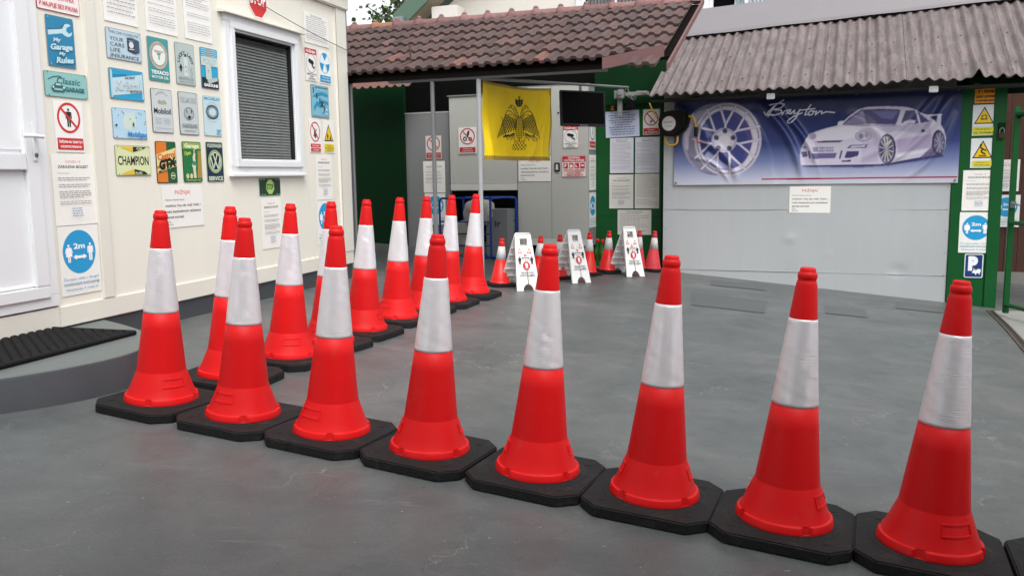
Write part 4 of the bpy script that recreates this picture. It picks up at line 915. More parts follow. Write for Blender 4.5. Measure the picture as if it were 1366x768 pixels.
mb = MB(); mb.box(-.98, .0, -.42, 2.75, -.42, -.35, M_green); mb.box(-.98, -.002, .735, .739, -.35, -.3485, M_dgreen); mb.box(-.042, -.002, -.4, 2.3, -.35, -.06, M_dgreen); mb.bbox(-.975, -.03, 2.19, 2.74, -.345, -.28, M_dgreen, .004)  # dark header board across the top stands in for the roof's shade
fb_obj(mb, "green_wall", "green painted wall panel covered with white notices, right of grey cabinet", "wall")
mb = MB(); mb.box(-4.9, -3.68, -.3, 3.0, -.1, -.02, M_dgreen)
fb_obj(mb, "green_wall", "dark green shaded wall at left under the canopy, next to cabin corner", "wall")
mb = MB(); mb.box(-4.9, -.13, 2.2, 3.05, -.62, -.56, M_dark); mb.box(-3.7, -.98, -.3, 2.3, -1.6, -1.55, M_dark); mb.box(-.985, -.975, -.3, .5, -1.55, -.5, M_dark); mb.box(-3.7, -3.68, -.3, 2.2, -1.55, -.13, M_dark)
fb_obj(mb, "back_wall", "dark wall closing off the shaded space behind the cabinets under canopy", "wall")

def cabinet():
    r = empty("grey_cabinet", FB, "tall grey two door cabinet with red signs, under the yellow flag", "cabinet")
    b = MB(); b.box(-1.97, -.98, .36, 2.46, -.5, -.012, M_cabd); b.build("body", r)
    for u0, u1 in ((-1.967, -1.492), (-1.488, -.982)):
        d = MB(); d.bbox(u0, u1, .462, 2.44, -.012, .002, M_cab, .003)
        if u0 > -1.6: d.tube([(u0 + .1, 2.1, .002), (u0 + .1, 2.1, .012)], .012, M_black)
        d.build("door", r)
    s = MB(); s.bbox(-1.967, -.98, .362, .458, -.012, .006, M_cabl, .003); s.box(-1.965, -.99, -.1, .36, -.45, -.12, M_dark)
    s.build("skirt_rail", r)
    h = MB(); h.bbox(-1.444, -1.371, 1.339, 1.456, .002, .018, M_black, .006); h.bbox(-1.425, -1.39, 1.36, 1.435, .018, .024, M_cabl, .006); h.build("latch", r)
cabinet()
def overhead_box():
    r = empty("overhead_box", FB, "large grey box mounted above the dark opening with the roll cage", "box")
    b = MB(); b.box(-2.963, -1.975, 1.19, 2.37, -.55, -.004, M_cab); b.bbox(-2.985, -1.973, 2.37, 2.39, -.56, .012, M_cabd, .003); b.build("casing", r)
    b = MB(); b.bbox(-2.963, -1.975, 1.10, 1.186, -.3, .004, M_cabl, .003); b.build("lower_rail", r)
overhead_box()
mb = MB(); mb.bbox(-3.676, -2.99, -.2, 2.188, -.12, -.05, M_cabd, .004); mb.box(-3.676, -2.99, 2.17, 2.18, -.05, -.046, M_cabl)
fb_obj(mb, "partition", "dark grey upright sheet at left of opening, behind the thin canopy post", "partition")

def roll_cage():
    r = empty("roll_cage", FB @ Matrix.Translation((-2.5, .18, .58)), "blue tube roll cage with sacks and boxes, in the dark opening behind cones", "roll cage", None)
    def side(x0, x1, d, name):
        m = MB(); P = [(x0, .06, d), (x0, .80, d), (x0 + .03, .83, d), (x1 - .03, .83, d), (x1, .80, d), (x1, .06, d), (x0, .06, d)]
        m.tube(P, .0135, M_blue, 10)
        for k in (.2, .4, .6): m.tube([(x0, .06 + .77 * k, d), (x1, .06 + .77 * k, d)], .009, M_blue, 8)
        return m.build(name, r)
    side(-.36, .365, 0, "front_frame"); side(-.2, .56, -.42, "rear_frame")
    m = MB(); P = [(.375, .06, .01), (.375, .80, .01), (.39, .83, -.02), (.45, .83, -.36), (.56, .82, -.42), (.57, .78, -.42), (.57, .06, -.42)]; m.tube(P, .0135, M_blue, 10); m.build("side_frame", r)
    m = MB(); m.bbox(-.36, .56, .05, .07, -.42, 0, M_blue, .005); m.build("floor", r)
    for x, z in ((-.33, -.02), (.34, -.02), (.5, -.4), (-.2, -.4)):
        w = MB(); w.tube([(x - .015, .0, z), (x + .015, .0, z)], .05, M_steel, 16); w.box(x - .02, x + .02, 0, .055, z - .015, z + .015, M_steel); w.build("caster", r)
roll_cage()
def sack(x, y, z, sx, sy, sz, col, label, seed):
    rn = random.Random(seed); bm = bmesh.new(); bmesh.ops.create_uvsphere(bm, u_segments=28, v_segments=18, radius=1)
    for v in bm.verts:
        c = v.co; p = 3.2; k = (abs(c.x) ** p + abs(c.y) ** p + abs(c.z) ** p) ** (-1 / p)
        w = 1 + .05 * math.sin(c.x * 7 + seed) * math.sin(c.y * 6 + 1.3 * seed) + .03 * math.sin(c.z * 11 + c.y * 9 + seed)
        v.co = Vector((c.x * k * sx * w, c.y * k * sy * w, c.z * k * sz * w))
    m = MB(); m.bm(bm, mat("sack " + col, col, rough=.6, var=.14, vscale=12, bump=.4, bscale=18), True)
    o = m.build("sack"); o.matrix_world = FB @ Matrix.Translation((x, y, z)); tag(o, label, "sack")
sack(-2.62, .46, .36, .2, .24, .17, '#8d8a80', "lumpy grey-beige sack in the lower left of the blue roll cage", 1)
sack(-2.38, .82, .36, .2, .17, .16, '#a09d96', "pale sack lying on top inside the blue roll cage", 2)
def grey_carton():
    s = Sign(.3, .62, '#77797a', t=.28); s.text("ir", .55, .70, .13, '#1c2a52', w=.3, bold=.03); 
    o = s.build("carton"); o.matrix_world = FB @ Matrix.Translation((-2.12, .55, .12)); tag(o, "grey box with letters ir at the right side of the blue roll cage", "box")
grey_carton()

# end post with signs, gate leaf and the space beyond
mb = MB(); mb.bbox(3.268, 3.648, -.45, 2.32, -.1, .0145, M_green, .004); mb.bbox(3.65, 3.775, -.45, 2.32, -.1, .03, M_green, .006); mb.bbox(3.268, 5.6, 2.12, 2.5, -.15, -.11, M_dgreen, .004); mb.box(3.27, 3.4, 2.19, 2.3, .0146, .02, M_dgreen)
mb.bbox(3.70, 3.77, 1.66, 1.80, .03, .05, M_dgreen, .004)
fb_obj(mb, "green_post", "wide green metal gate post carrying warning signs and parking sign", "gate post")
def padlock():
    r = empty("padlock", FB @ Matrix.Translation((3.735, 1.70, .055)), "small steel padlock hanging at top of the green gate post", "padlock")
    m = MB(); m.bbox(-.032, .032, -.075, -.01, -.012, .012, mat("brass", '#4b4032', rough=.4, metal=.7), .006); m.build("body", r)
    m = MB(); m.tube([(-.022, -.015, 0), (-.022, .02, 0), (-.01, .04, 0), (.01, .04, 0), (.022, .02, 0), (.022, -.015, 0)], .006, M_steel, 8); m.build("shackle", r)
padlock()
def gate():
    r = empty("gate_leaf", FB @ Matrix.Translation((3.76, 0, .80)), "open green metal gate leaf, its edge upright standing right of green post", "gate")
    m = MB(); m.bbox(-.028, .028, -.19, 1.92, -.03, .03, M_green, .005); m.build("upright", r)
    m = MB(); 
    for z in (-.1, .75, 1.85): m.tube([(.0, z, .03), (.55, z, 1.45)], .022, M_green, 10)
    m.tube([(.55, -.12, 1.45), (.55, 1.88, 1.45)], .025, M_green, 10); m.build("leaf_frame", r)
    m = MB(); m.tube([(-.02, 1.80, .0), (.1, 1.87, .1), (.4, 1.88, .4)], .018, M_black, 8); m.build("latch_arm", r)
    m = MB(); m.bbox(-.02, .02, .9, .97, .03, .05, M_steel, .004); m.tube([(.0, .94, .05), (.03, .94, .1), (.06, .93, .1)], .009, M_steel, 8); m.build("lock", r)
gate()
def rail():
    mb = MB(); a = Vector((5.23, 9.42, 0)); b = Vector((4.1, 6.75, 0)); d = (b - a).normalized(); n = Vector((-d.y, d.x, 0))
    mm = mat("rusty steel rail", '#5c5045', rough=.6, metal=.3, var=.2, vscale=20, bump=.3); dk = mat("rail groove", '#2a2622', rough=.8)
    N = 24
    for o0, o1, h, m in ((-.035, -.02, .014, mm), (-.02, .02, .007, dk), (.02, .035, .014, mm)):
        vs = []
        for k in range(N + 1):
            p = a.lerp(b, k / N); g = ground_z(p.x, p.y)
            for o in (o0, o1): q = p + n * o; vs += [(q.x, q.y, g), (q.x, q.y, g + h)]
        mb.add(vs, [f for k in range(N) for f in ((k*4, k*4+4, k*4+5, k*4+1), (k*4+1, k*4+5, k*4+7, k*4+3), (k*4+3, k*4+7, k*4+6, k*4+2))], m)
    tag(mb.build("gate_rail"), "rusty steel gate guide rail set in ground at far right", "rail")
rail()
def boards():
    r = empty("board_fence", FB, "brown stained board wall seen through the gap beside the green post", "fence")
    k = 0; u = 3.5
    while u < 7.2:
        m = MB(); w = .145 + .01 * ((k * 7) % 3); m.bbox(u, u + w - .004, -.42 + .0, 2.6, -3.03 - .004 * (k % 2), -3.0, M_wood, .003); m.build("board", r); u += w; k += 1
    m = MB(); m.box(3.5, 7.2, -.5, -.16, -3.06, -2.98, M_conc); m.build("footing", r)
boards()

# ------------------------------------------------------------------ canopy posts, beams, roofs
PO = 2.85
for u, rad, lab, z1 in ((-1.29, .024, "pale grey flag pole post holding the left edge of the yellow flag", 2.27), (-1.805, .022, "thin grey canopy post in front of the dark grey panel", 2.27), (-2.766, .02, "thin steel pipe post standing beside the cabin corner", 2.33)):
    p = wb(u, 0, -PO); g = ground_z(p.x, p.y); m = MB(); m.tube([(0, g - .02, 0), (0, z1, 0)], rad, M_steel if u < -1.5 else mat("pale grey pole paint", '#a4a6a8', rough=.4, var=.04), 16)
    m.bbox(-.05, .05, g + .001, g + .008, -.05, .05, M_steel, .002)
    o = m.build("canopy_post"); o.matrix_world = FB @ Matrix.Translation((u, 0, PO)); tag(o, lab, "post", "slim posts under the canopy")
mb = MB(); mb.bbox(-2.3, .03, 2.262, 2.302, PO - .03, PO + .03, mat('dull beam steel', '#626465', rough=.5, metal=.3, var=.08), .004); o = fb_obj(mb, "canopy_beam", "grey steel beam on the posts under the tiled roof edge", "beam")
def lamp_tube():
    r = empty("strip_lamp", FB @ Matrix.Translation((-.47, 2.335, PO - .05)), "unlit white strip lamp under the tiled roof eave above the television", "lamp")
    m = MB(); m.bbox(-.32, .06, -.012, .02, -.03, .03, M_steel, .004); m.build("housing", r)
    m = MB(); m.tube([(-.31, -.022, 0), (.05, -.022, 0)], .013, M_wplast, 12); m.build("tube", r)
lamp_tube()
mb = MB(); A = Vector((-1.29, 2.265, PO)); B = Vector((-.45, 2.375, .05)); mb.tube([A, B], .016, M_steel, 10)
fb_obj(mb, "flag_rail", "thin steel rail running back from the flag pole to green wall", "rail")

TILE_P = R(24.7)
def tile_roof():
    EAVE, SL, U0, U1 = 2.97, 1.80, -4.55, .665
    r = empty("tiled_roof", FB, "red-brown tiled gable roof over the canopy with ridge tiles", "roof")
    base = Vector((0, 2.345, EAVE)); sd = Vector((0, math.sin(TILE_P), -math.cos(TILE_P))); nd = Vector((0, math.cos(TILE_P), math.sin(TILE_P)))
    tm = attr_mat("weathered clay tile", rough=.75, spec=.25, var=.2, vscale=22, bump=.5, bscale=70)
    T = MB(); cols = []; rn = random.Random(3); pw = .125; NC = 6; cl = SL / NC
    def prof(t):
        t %= 1.0; k = lambda a, b: min(1, max(0, (t - a) / (b - a)))
        return .021 * (k(0, .08) - k(.52, .62)) + .004 * math.sin(math.pi * k(.1, .5))
    def prof_old(t):
        # one roll and one pan per period
        t %= 1.0
        return .034 * (math.sin(math.pi * min(1, t / .55)) ** .8 if t < .55 else 0) + (.0 if t < .55 else -.006 * math.sin(math.pi * (t - .55) / .45))
    n = int((U1 - U0) / pw); per = 14
    for c in range(NC + 1):
        s0 = (c - 1) * cl; s1 = s0 + cl + .05
        for k in range(n):
            ua = U0 + k * pw
            if c == 0 and ua < .28: continue
            if c == 1 and .02 < ua + pw and ua < .27: 
                pass
            base_c = Vector((.078, .053, .050)).lerp(Vector((.118, .072, .065)), rn.random() ** 2) * (.85 + .3 * rn.random())
            if rn.random() < .02: base_c = Vector((.17, .085, .07))
            if rn.random() < .10: base_c = Vector((.095, .068, .066))
            jit = rn.uniform(-.009, .009) - (.028 if rn.random() < .035 else 0); lift = rn.uniform(0, .007); o = len(T.v); vs = []
            for j in range(per + 1):
                t = j / per; h = prof(t)
                for (sa, ho) in ((s0 + jit, -.010), (s0 + jit, .018), (s0 + .015, .021), (s1, -.012)):
                    if c == 1 and .0 < ua < .27 and sa < s0 + .1: sa = s0 + (.02 + (ua - .0) * .55)
                    p = base + sd * sa + nd * (h + ho + (lift if ho > 0 else 0) + .022); vs.append((ua + t * pw * .985, p.y, p.z))
            fs = [(j*4+q, j*4+4+q, j*4+5+q, j*4+1+q) for j in range(per) for q in range(3)] + [(0, 1, 2, 3), (per*4+3, per*4+2, per*4+1, per*4)]
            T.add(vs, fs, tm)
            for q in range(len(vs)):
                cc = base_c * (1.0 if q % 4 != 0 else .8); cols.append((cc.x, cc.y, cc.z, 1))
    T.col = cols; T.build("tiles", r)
    # back slope, deck and ridge
    top = base + sd * (SL + .02); m = MB()
    bs = [(U0, top.y, top.z), (U1 - .45, top.y, top.z), (U1 - .45, top.y - .12, top.z - .25), (U0, top.y - .12, top.z - .25)]; m.add(bs, [(0, 1, 2, 3)], mat("back slope tile", '#5d413b', rough=.8, var=.2, vscale=9)); m.build("back_slope", r)
    d0 = base + nd * -.012 + sd * .06; d1 = top + nd * -.02; m = MB(); m.add([(U0, d0.y, d0.z), (U1 - .03, d0.y, d0.z), (U1 - .03, d1.y, d1.z), (U0, d1.y, d1.z), (U0, d0.y - .03, d0.z), (U1 - .03, d0.y - .03, d0.z), (U1 - .03, d1.y - .03, d1.z), (U0, d1.y - .03, d1.z)], [(0, 1, 2, 3), (7, 6, 5, 4), (0, 4, 5, 1), (1, 5, 6, 2)], mat("dark roof deck", '#100d0b', rough=.9, spec=.06, var=.2)); m.build("deck", r)
    rt = attr_mat("ridge clay", rough=.75, spec=.25, var=.16, vscale=20, bump=.4); m = MB(); mc = []; u = U0; k = 0
    while u < U1 - .02:
        L = min(.30, U1 - u); vs = []; N = 12; col = Vector((.20, .105, .10)) * (.8 + .4 * rn.random())
        if k == 4: col = Vector((.26, .12, .07))
        for (du, rr) in ((0, .078), (.0, .09), (.05, .09), (.055, .075), (L, .072)):
            for q in range(N + 1):
                a = math.pi * q / N; vs.append((u + du, top.y + .005 + rr * math.sin(a) * .95, top.z - .03 + rr * math.cos(a) * 1.1))
        m.add(vs, [(i*(N+1)+q, i*(N+1)+q+1, (i+1)*(N+1)+q+1, (i+1)*(N+1)+q) for i in range(4) for q in range(N)], rt, True); mc += [(*col, 1)] * len(vs)
        # mortar lump on the joint
        bm = bmesh.new(); bmesh.ops.create_uvsphere(bm, u_segments=10, v_segments=7, radius=.03)
        vv = [(u + .02 + v.co.x, top.y + .095 + v.co.y * .8, top.z - .03 + v.co.z) for v in bm.verts]; m.add(vv, [[v.index for v in f.verts] for f in bm.faces], rt, True); mc += [(.19, .12, .115, 1)] * len(vv); bm.free()
        u += L; k += 1
    m.col = mc; m.build("ridge", r)
    bc = mat("dusky purple board", '#6c4c4c', rough=.65, var=.12, vscale=8, stretch=(1, 4, 4))
    m = MB(); e0 = base + sd * -.28; e1 = top
    def plank(mb, a, b, up, t, mt): 
        a = Vector(a); b = Vector(b); u_ = Vector(up); w = (b - a).cross(u_).normalized() * t; vs = [a, b, b + u_, a + u_, a + w, b + w, b + u_ + w, a + u_ + w]
        mb.add(vs, [(0, 1, 2, 3), (7, 6, 5, 4), (0, 4, 5, 1), (3, 2, 6, 7), (0, 3, 7, 4), (1, 5, 6, 2)], mt)
    plank(m, (U1 + .002, e0.y - .02, e0.z), (U1 + .002, e1.y - .02, e1.z), (0, .055, 0), .02, bc); m.build("rake_board", r)
    m = MB(); plank(m, (.035, 2.262, EAVE + .05), (.60, 2.345, EAVE + .03), (0, .105, 0), .03, bc); m.build("eave_board", r)
    m = MB(); p = base + sd * .14 + nd * .05; m.tube([(-2.03 + .0, p.y, p.z), (-2.05, p.y + .2, p.z)], .009, mat("rusty rod", '#4a2c26', rough=.7), 8); m.build("snow_hook", r)
    fa = MB(); fa.box(U0, .02, 2.285, 2.335, EAVE - .1, EAVE - .07, mat("dark eave board", '#1c1816', rough=.8, spec=.1, var=.15)); fa.build("eave_fascia", r)
tile_roof()

def corrugated_roof():
    r = empty("corrugated_roof", FB, "weathered grey-pink corrugated sheet roof above the car banner", "roof")
    U0, U1 = -.09, 5.2; EO, RO = .46, -1.45
    m = bpy.data.materials.new("weathered fibre cement"); m.use_nodes = True; N = m.node_tree.nodes; L = m.node_tree.links; b = N["Principled BSDF"]; b.inputs["Roughness"].default_value = .72; b.inputs["Specular IOR Level"].default_value = .3
    tc = N.new("ShaderNodeTexCoord")
    def nz(sc, st, det=5):
        mp = N.new("ShaderNodeMapping"); mp.inputs["Scale"].default_value = st; n = N.new("ShaderNodeTexNoise"); n.inputs["Scale"].default_value = sc; n.inputs["Detail"].default_value = det; L.new(tc.outputs["Object"], mp.inputs[0]); L.new(mp.outputs[0], n.inputs["Vector"]); return n.outputs["Fac"]
    def ramp(f, p0, p1, c0, c1):
        q = N.new("ShaderNodeValToRGB"); q.color_ramp.elements[0].position = p0; q.color_ramp.elements[1].position = p1; q.color_ramp.elements[0].color = (*c0, 1); q.color_ramp.elements[1].color = (*c1, 1); L.new(f, q.inputs[0]); return q.outputs[0]
    def mix(f, a, c):
        x = N.new("ShaderNodeMix"); x.data_type = 'RGBA'; L.new(f, x.inputs["Factor"]); L.new(a, x.inputs["A"])
        if isinstance(c, tuple): x.inputs["B"].default_value = (*c, 1)
        else: L.new(c, x.inputs["B"])
        return x.outputs["Result"]
    c = ramp(nz(3.5, (4, .8, .8)), .3, .7, (.105, .086, .085), (.182, .156, .154))
    c = mix(ramp(nz(7, (5, .7, .7)), .55, .8, (0, 0, 0), (.6, .6, .6)), c, (.22, .20, .203))
    c = mix(ramp(nz(5, (9, .8, .8)), .56, .70, (0, 0, 0), (.75, .75, .75)), c, (.115, .065, .055))
    c = mix(ramp(nz(38, (1, 1, 1), 2), .655, .685, (0, 0, 0), (1, 1, 1)), c, (.05, .03, .025))
    L.new(c, b.inputs["Base Color"]); bp = N.new("ShaderNodeBump"); bp.inputs["Strength"].default_value = .4; bp.inputs["Distance"].default_value = .01; L.new(nz(30, (1, 1, 1)), bp.inputs["Height"]); L.new(bp.outputs[0], b.inputs["Normal"])
    pw = .118; rn = random.Random(5); u = U0; k = 0; NS = 22
    while u < U1:
        nw = 8; mb = MB(); W = nw * pw; vs = []; lift = .012 * (k % 2) + .003; per = 10; sj = rn.uniform(-.02, .035)
        M = nw * per + 5
        for i in range(M + 1):
            x = u + i * pw / per
            for j in range(NS + 1):
                t = j / NS; off = EO + (RO - EO) * t + (sj if j == 0 else 0) * 1; ze = 2.222 + .010 * (x / 1.0); zr = 3.16 + .046 * x
                z = ze + (zr - ze) * t + (.018 + .004 * math.sin(x * 3.7) + .003 * math.sin(x * 11.3)) * math.cos(2 * math.pi * x / pw + .25 * math.sin(x * 5.3)) + lift
                z += .004 * math.sin(x * 9 + k) * (1 - t); sag = .01 * math.sin(x * 2.3 + 1)
                dx, dt = x - 3.42, t - .03
                dent = math.exp(-(dx / .12) ** 2 - (dt / .12) ** 2); z += .055 * dent * math.cos(dx * 22) - .03 * math.exp(-((x - 3.2) / .18) ** 2 - (dt / .15) ** 2); off += .04 * dent
                vs.append((x, z + sag * (1 - t), off))
        mb.add(vs, [(i*(NS+1)+j, (i+1)*(NS+1)+j, (i+1)*(NS+1)+j+1, i*(NS+1)+j+1) for i in range(M) for j in range(NS)], m, True)
        for i in range(1, nw, 2):
            for t in (.12, .5, .9):
                x = u + i * pw; off = EO + (RO - EO) * t; z = 2.222 + .010 * x + (3.16 + .046 * x - 2.222 - .010 * x) * t + .026 + lift; mb.tube([(x, z, off), (x + .0, z + .008, off + .004)], .008, mat("rusty screw", '#3c2a22', rough=.7), 6)
        o = mb.build("roof_sheet", r); so_ = o.modifiers.new("t", 'SOLIDIFY'); so_.thickness = .008; so_.offset = -1
        u += W; k += 1
    f = MB(); n = 30; vs = []
    for i in range(n + 1):
        x = U0 - .02 + (U1 - U0) * i / n; zr = 3.16 + .046 * x
        vs += [(x, zr - .01 + .004 * math.sin(i), RO + .12), (x, zr + .028, RO + .11), (x, zr + .36, RO - .02), (x, zr + .37, RO - .1), (x, zr - .2, RO - .3)]
    f.add(vs, [(i*5+j, (i+1)*5+j, (i+1)*5+j+1, i*5+j+1) for i in range(n) for j in range(4)], M_grayflash); f.build("ridge_flashing", r)
    d = MB(); dm = mat("dark rafters", '#1d1815', rough=.8, var=.2); d.box(U0, 5.6, 2.172, 2.19, .012, .37, dm)  # soffit board added under the eave to shade the banner top
    for x in [U0 + .5 * q for q in range(11)]: d.box(x, x + .05, 2.1905, 2.21, .012, .36, dm)
    d.box(U0, 5.6, 2.345, 2.365, -.9, -.08, dm); d.build("rafters_and_soffit", r)
corrugated_roof()
for u, lab in ((1.313, "small white floodlight under roof edge above the banner lettering"), (3.012, "small white floodlight under roof edge above the right end of the banner")):
    r = empty("floodlight", FB @ Matrix.Translation((u, 2.165, .385)), lab, "floodlight", "floodlights under the roof edge")
    m = MB(); m.bbox(-.045, .045, -.035, .03, -.02, .02, M_wplast, .006); m.build("housing", r); m = MB(); m.box(-.038, .038, -.028, .022, .0205, .022, mat("lamp glass", '#cfd2d2', rough=.15)); m.build("lens", r)
    m = MB(); m.tube([(0, .03, 0), (0, .06, -.02)], .008, M_steel, 8); m.build("bracket", r)
# low tiled roof edge behind the cabin corner
mb = MB(); cols = []; tm = attr_mat("weathered clay tile")
for k in range(10):
    ua = -4.6 + .125 * k; vs = []
    for j in range(9):
        t = j / 8; h = .03 * math.sin(math.pi * min(1, t / .6)) if t < .6 else 0
        for s_ in (0, .32): vs.append((ua + t * .124, 2.50 + s_ * .5 + h, .42 - s_ * .85))
    mb.add(vs, [(j*2, j*2+2, j*2+3, j*2+1) for j in range(8)], tm); cols += [(.17, .085, .075, 1)] * len(vs)
mb.col = cols; fb_obj(mb, "lean_to_roof", "short strip of lower brown roof tiles under the main tiled roof at left", "roof")

# ------------------------------------------------------------------ printed cloths: pictures rasterised into the mesh colours
class Raster:
    def __init__(s, w, h, nx, ny): s.nx, s.ny = nx, ny; s.X, s.Y = np.meshgrid(np.linspace(0, w, nx + 1), np.linspace(0, h, ny + 1)); s.px = w / nx; s.c = np.zeros((ny + 1, nx + 1, 3))
    def inside(s, P):
        m = np.zeros(s.X.shape, bool); n = len(P)
        for i in range(n):
            (x0, y0), (x1, y1) = P[i], P[(i+1) % n]
            if y0 == y1: continue
            c = (s.Y < y0) != (s.Y < y1); m ^= c & (s.X < (x1 - x0) * (s.Y - y0) / (y1 - y0) + x0)
        return m
    def blur(s, a, k):
        for _ in range(k):
            p = np.pad(a, 1, mode='edge'); a = (p[:-2, 1:-1] + p[2:, 1:-1] + p[1:-1, :-2] + p[1:-1, 2:] + 2 * p[1:-1, 1:-1]) / 6
        return a
    def paint(s, mask, col, soft=1, op=1.):
        a = s.blur(mask.astype(float), soft)[..., None] * op; col = np.array(col) if not isinstance(col, str) else np.array(lin(col)[:3]); s.c = s.c * (1 - a) + col * a
    def poly(s, P, col, soft=1, op=1.): s.paint(s.inside(P), col, soft, op)
    def ell(s, cx, cy, rx, ry, col, soft=1, op=1., r0=0.): 
        d = ((s.X - cx) / rx) ** 2 + ((s.Y - cy) / ry) ** 2; s.paint((d <= 1) & (d >= r0 * r0), col, soft, op)
    def stroke(s, P, w, col, soft=1, op=1.):
        d = np.full(s.X.shape, 9e9)
        for (x0, y0), (x1, y1) in zip(P, P[1:]):
            dx, dy = x1 - x0, y1 - y0; t = np.clip(((s.X - x0) * dx + (s.Y - y0) * dy) / (dx * dx + dy * dy + 1e-12), 0, 1)
            d = np.minimum(d, np.hypot(s.X - x0 - t * dx, s.Y - y0 - t * dy))
        a = np.clip(.5 + (w / 2 - d) / s.px, 0, 1)[..., None] * op; s.c = s.c * (1 - a) + np.array(lin(col)[:3]) * a
    def text(s, body, x, y, w, h, col, op=1.):
        V, F, x0, x1 = glyphs(body, .01); m = np.zeros(s.X.shape, bool)
        for f in F: m |= s.inside([(x + (V[k][0] - x0) / (x1 - x0) * w, y + V[k][1] / CAP * h) for k in f])
        s.paint(m, col, 0, op)

def make_banner():
    U0, U1, Z0, Z1 = .135, 3.330, 1.150, 2.205
    Wd, Ht = U1 - U0, Z1 - Z0; nx, ny = 560, 190; rs = Raster(Wd, Ht, nx, ny)
    t = np.clip(rs.Y / Ht, 0, 1)[..., None]; stops = [(0, '#d3d5de'), (.1, '#b9bdd0'), (.25, '#8590b5'), (.45, '#3f4d82'), (.7, '#2b386e'), (1, '#212b56')]
    xs = [p for p, _ in stops]; cs = np.array([lin(c)[:3] for _, c in stops])
    rs.c = np.stack([np.interp(t[..., 0], xs, cs[:, k]) for k in range(3)], -1)
    sw = np.clip((np.sin(rs.X * 2.1 + 1.1) * .5 + .5), 0, 1)[..., None]; rs.c = rs.c * (1 - .10 * sw) + np.array(lin('#8f96c4')[:3]) * .10 * sw
    # picture points below: image pixels of enlarged crops, mapped onto the cloth by homography
    HM = [0.012584789, 0.00012818202, -11.343151, -0.00010522591, -0.012491029, 3.1793227, 0.00041229267, -0.00014352081]      # image pixels to metres on the cloth
    def W(x, y): k = HM[6] * x + HM[7] * y + 1; return ((HM[0] * x + HM[1] * y + HM[2]) / k, (HM[3] * x + HM[4] * y + HM[5]) / k)
    def Z1p(p): return W(1050 + p[0] / 5.692, 120 + p[1] / 5.692)
    def Z2p(p): return W(880 + p[0] / 5.12, 100 + p[1] / 5.12)
    def Z3p(p): return W(860 + p[0] / 3.84, 80 + p[1] / 3.84)
    A = lambda f, L: [f(p) for p in L]
    def el(f, cx, cy, rx, ry, n=40, a0=0): return [f((cx + rx * math.cos(2*math.pi*k/n), cy + ry * math.sin(2*math.pi*k/n))) for k in range(n)]
    # wheel
    rs.poly(el(Z2p, 385, 440, 232, 246), '#8a86a0', 2); rs.poly(el(Z2p, 335, 450, 178, 215), '#b9b5c8', 3, .7); rs.poly(el(Z2p, 350, 470, 168, 200), '#77738f', 4, .5)
    rs.poly(A(Z2p, [(165, 360), (230, 260), (245, 300), (200, 420), (195, 520), (175, 500)]), '#d9d6e2', 3, .7)
    rs.poly(el(Z2p, 466, 442, 230, 252), '#c6c2d0', 1); rs.poly(el(Z2p, 466, 442, 214, 236), '#8d89a2', 1); rs.poly(el(Z2p, 466, 442, 206, 228), '#d6d2dc', 1); rs.poly(el(Z2p, 452, 445, 178, 205), '#4d5590', 2)
    rs.poly(A(Z2p, [(470, 240), (600, 320), (640, 440), (600, 560), (560, 620), (600, 440), (560, 330)]), '#6b5f92', 5, .7); rs.poly(A(Z2p, [(300, 560), (400, 640), (520, 650), (430, 600), (330, 520)]), '#c9cde4', 6, .7)
    hub = (438, 446)
    ends = [(410, 205), (525, 205), (600, 250), (680, 352), (690, 440), (652, 565), (590, 650), (480, 695), (398, 668), (288, 640), (240, 572), (228, 438), (275, 362), (328, 240)]
    for k in range(0, 14, 2):
        e1, e2 = ends[k], ends[k + 1]; mid = ((e1[0] + e2[0]) / 2, (e1[1] + e2[1]) / 2); j = (hub[0] + (mid[0] - hub[0]) * .44, hub[1] + (mid[1] - hub[1]) * .44)
        for e in (e1, e2):
            rs.stroke(A(Z2p, [hub, j, e]), .030, '#a29db4'); rs.stroke(A(Z2p, [hub, j, e]), .020, '#d4d0dc')
    rs.poly(el(Z2p, 442, 446, 86, 84), '#bab5c5', 2); rs.poly(el(Z2p, 440, 446, 70, 66), '#d2ced9', 2); rs.poly(el(Z2p, 442, 450, 40, 40), '#dedbe3', 2)
    for p in ((447, 382), (502, 430), (476, 502), (402, 502), (387, 430)): rs.poly(el(Z2p, p[0], p[1], 17, 18), '#585578', 1)
    # script
    for L in ([(612, 268), (622, 285), (640, 262), (668, 235), (712, 206)], [(672, 232), (650, 262), (632, 292)], [(640, 232), (690, 222), (716, 228), (700, 246), (664, 256), (700, 258), (704, 272), (670, 284), (628, 282)],
              [(704, 284), (716, 264), (728, 258), (730, 266)], [(726, 276), (744, 266), (748, 256), (734, 258), (730, 274), (746, 278), (764, 262)], [(768, 258), (766, 276), (782, 274), (796, 254), (776, 296), (752, 322), (734, 324), (732, 314), (760, 292), (806, 272)],
              [(852, 230), (832, 256), (820, 282), (834, 280)], [(800, 258), (872, 250)], [(852, 262), (838, 270), (842, 284), (858, 280), (866, 266), (852, 260), (876, 266)], [(880, 262), (874, 282), (896, 264), (908, 264), (906, 276), (930, 266), (972, 270)]):
        rs.stroke(A(Z3p, L), .013, '#d9d7e2')
    # car
    body = [(105, 572), (98, 500), (106, 440), (140, 380), (165, 340), (220, 315), (300, 290), (385, 270), (383, 250), (400, 238), (432, 236), (470, 200), (540, 150), (600, 132), (700, 125), (800, 125), (900, 130), (960, 145), (1020, 180), (1070, 190), (1172, 185), (1165, 262), (1190, 300), (1205, 370), (1200, 430), (1180, 485), (1100, 500), (960, 520), (830, 545), (760, 560), (700, 563), (560, 567)]
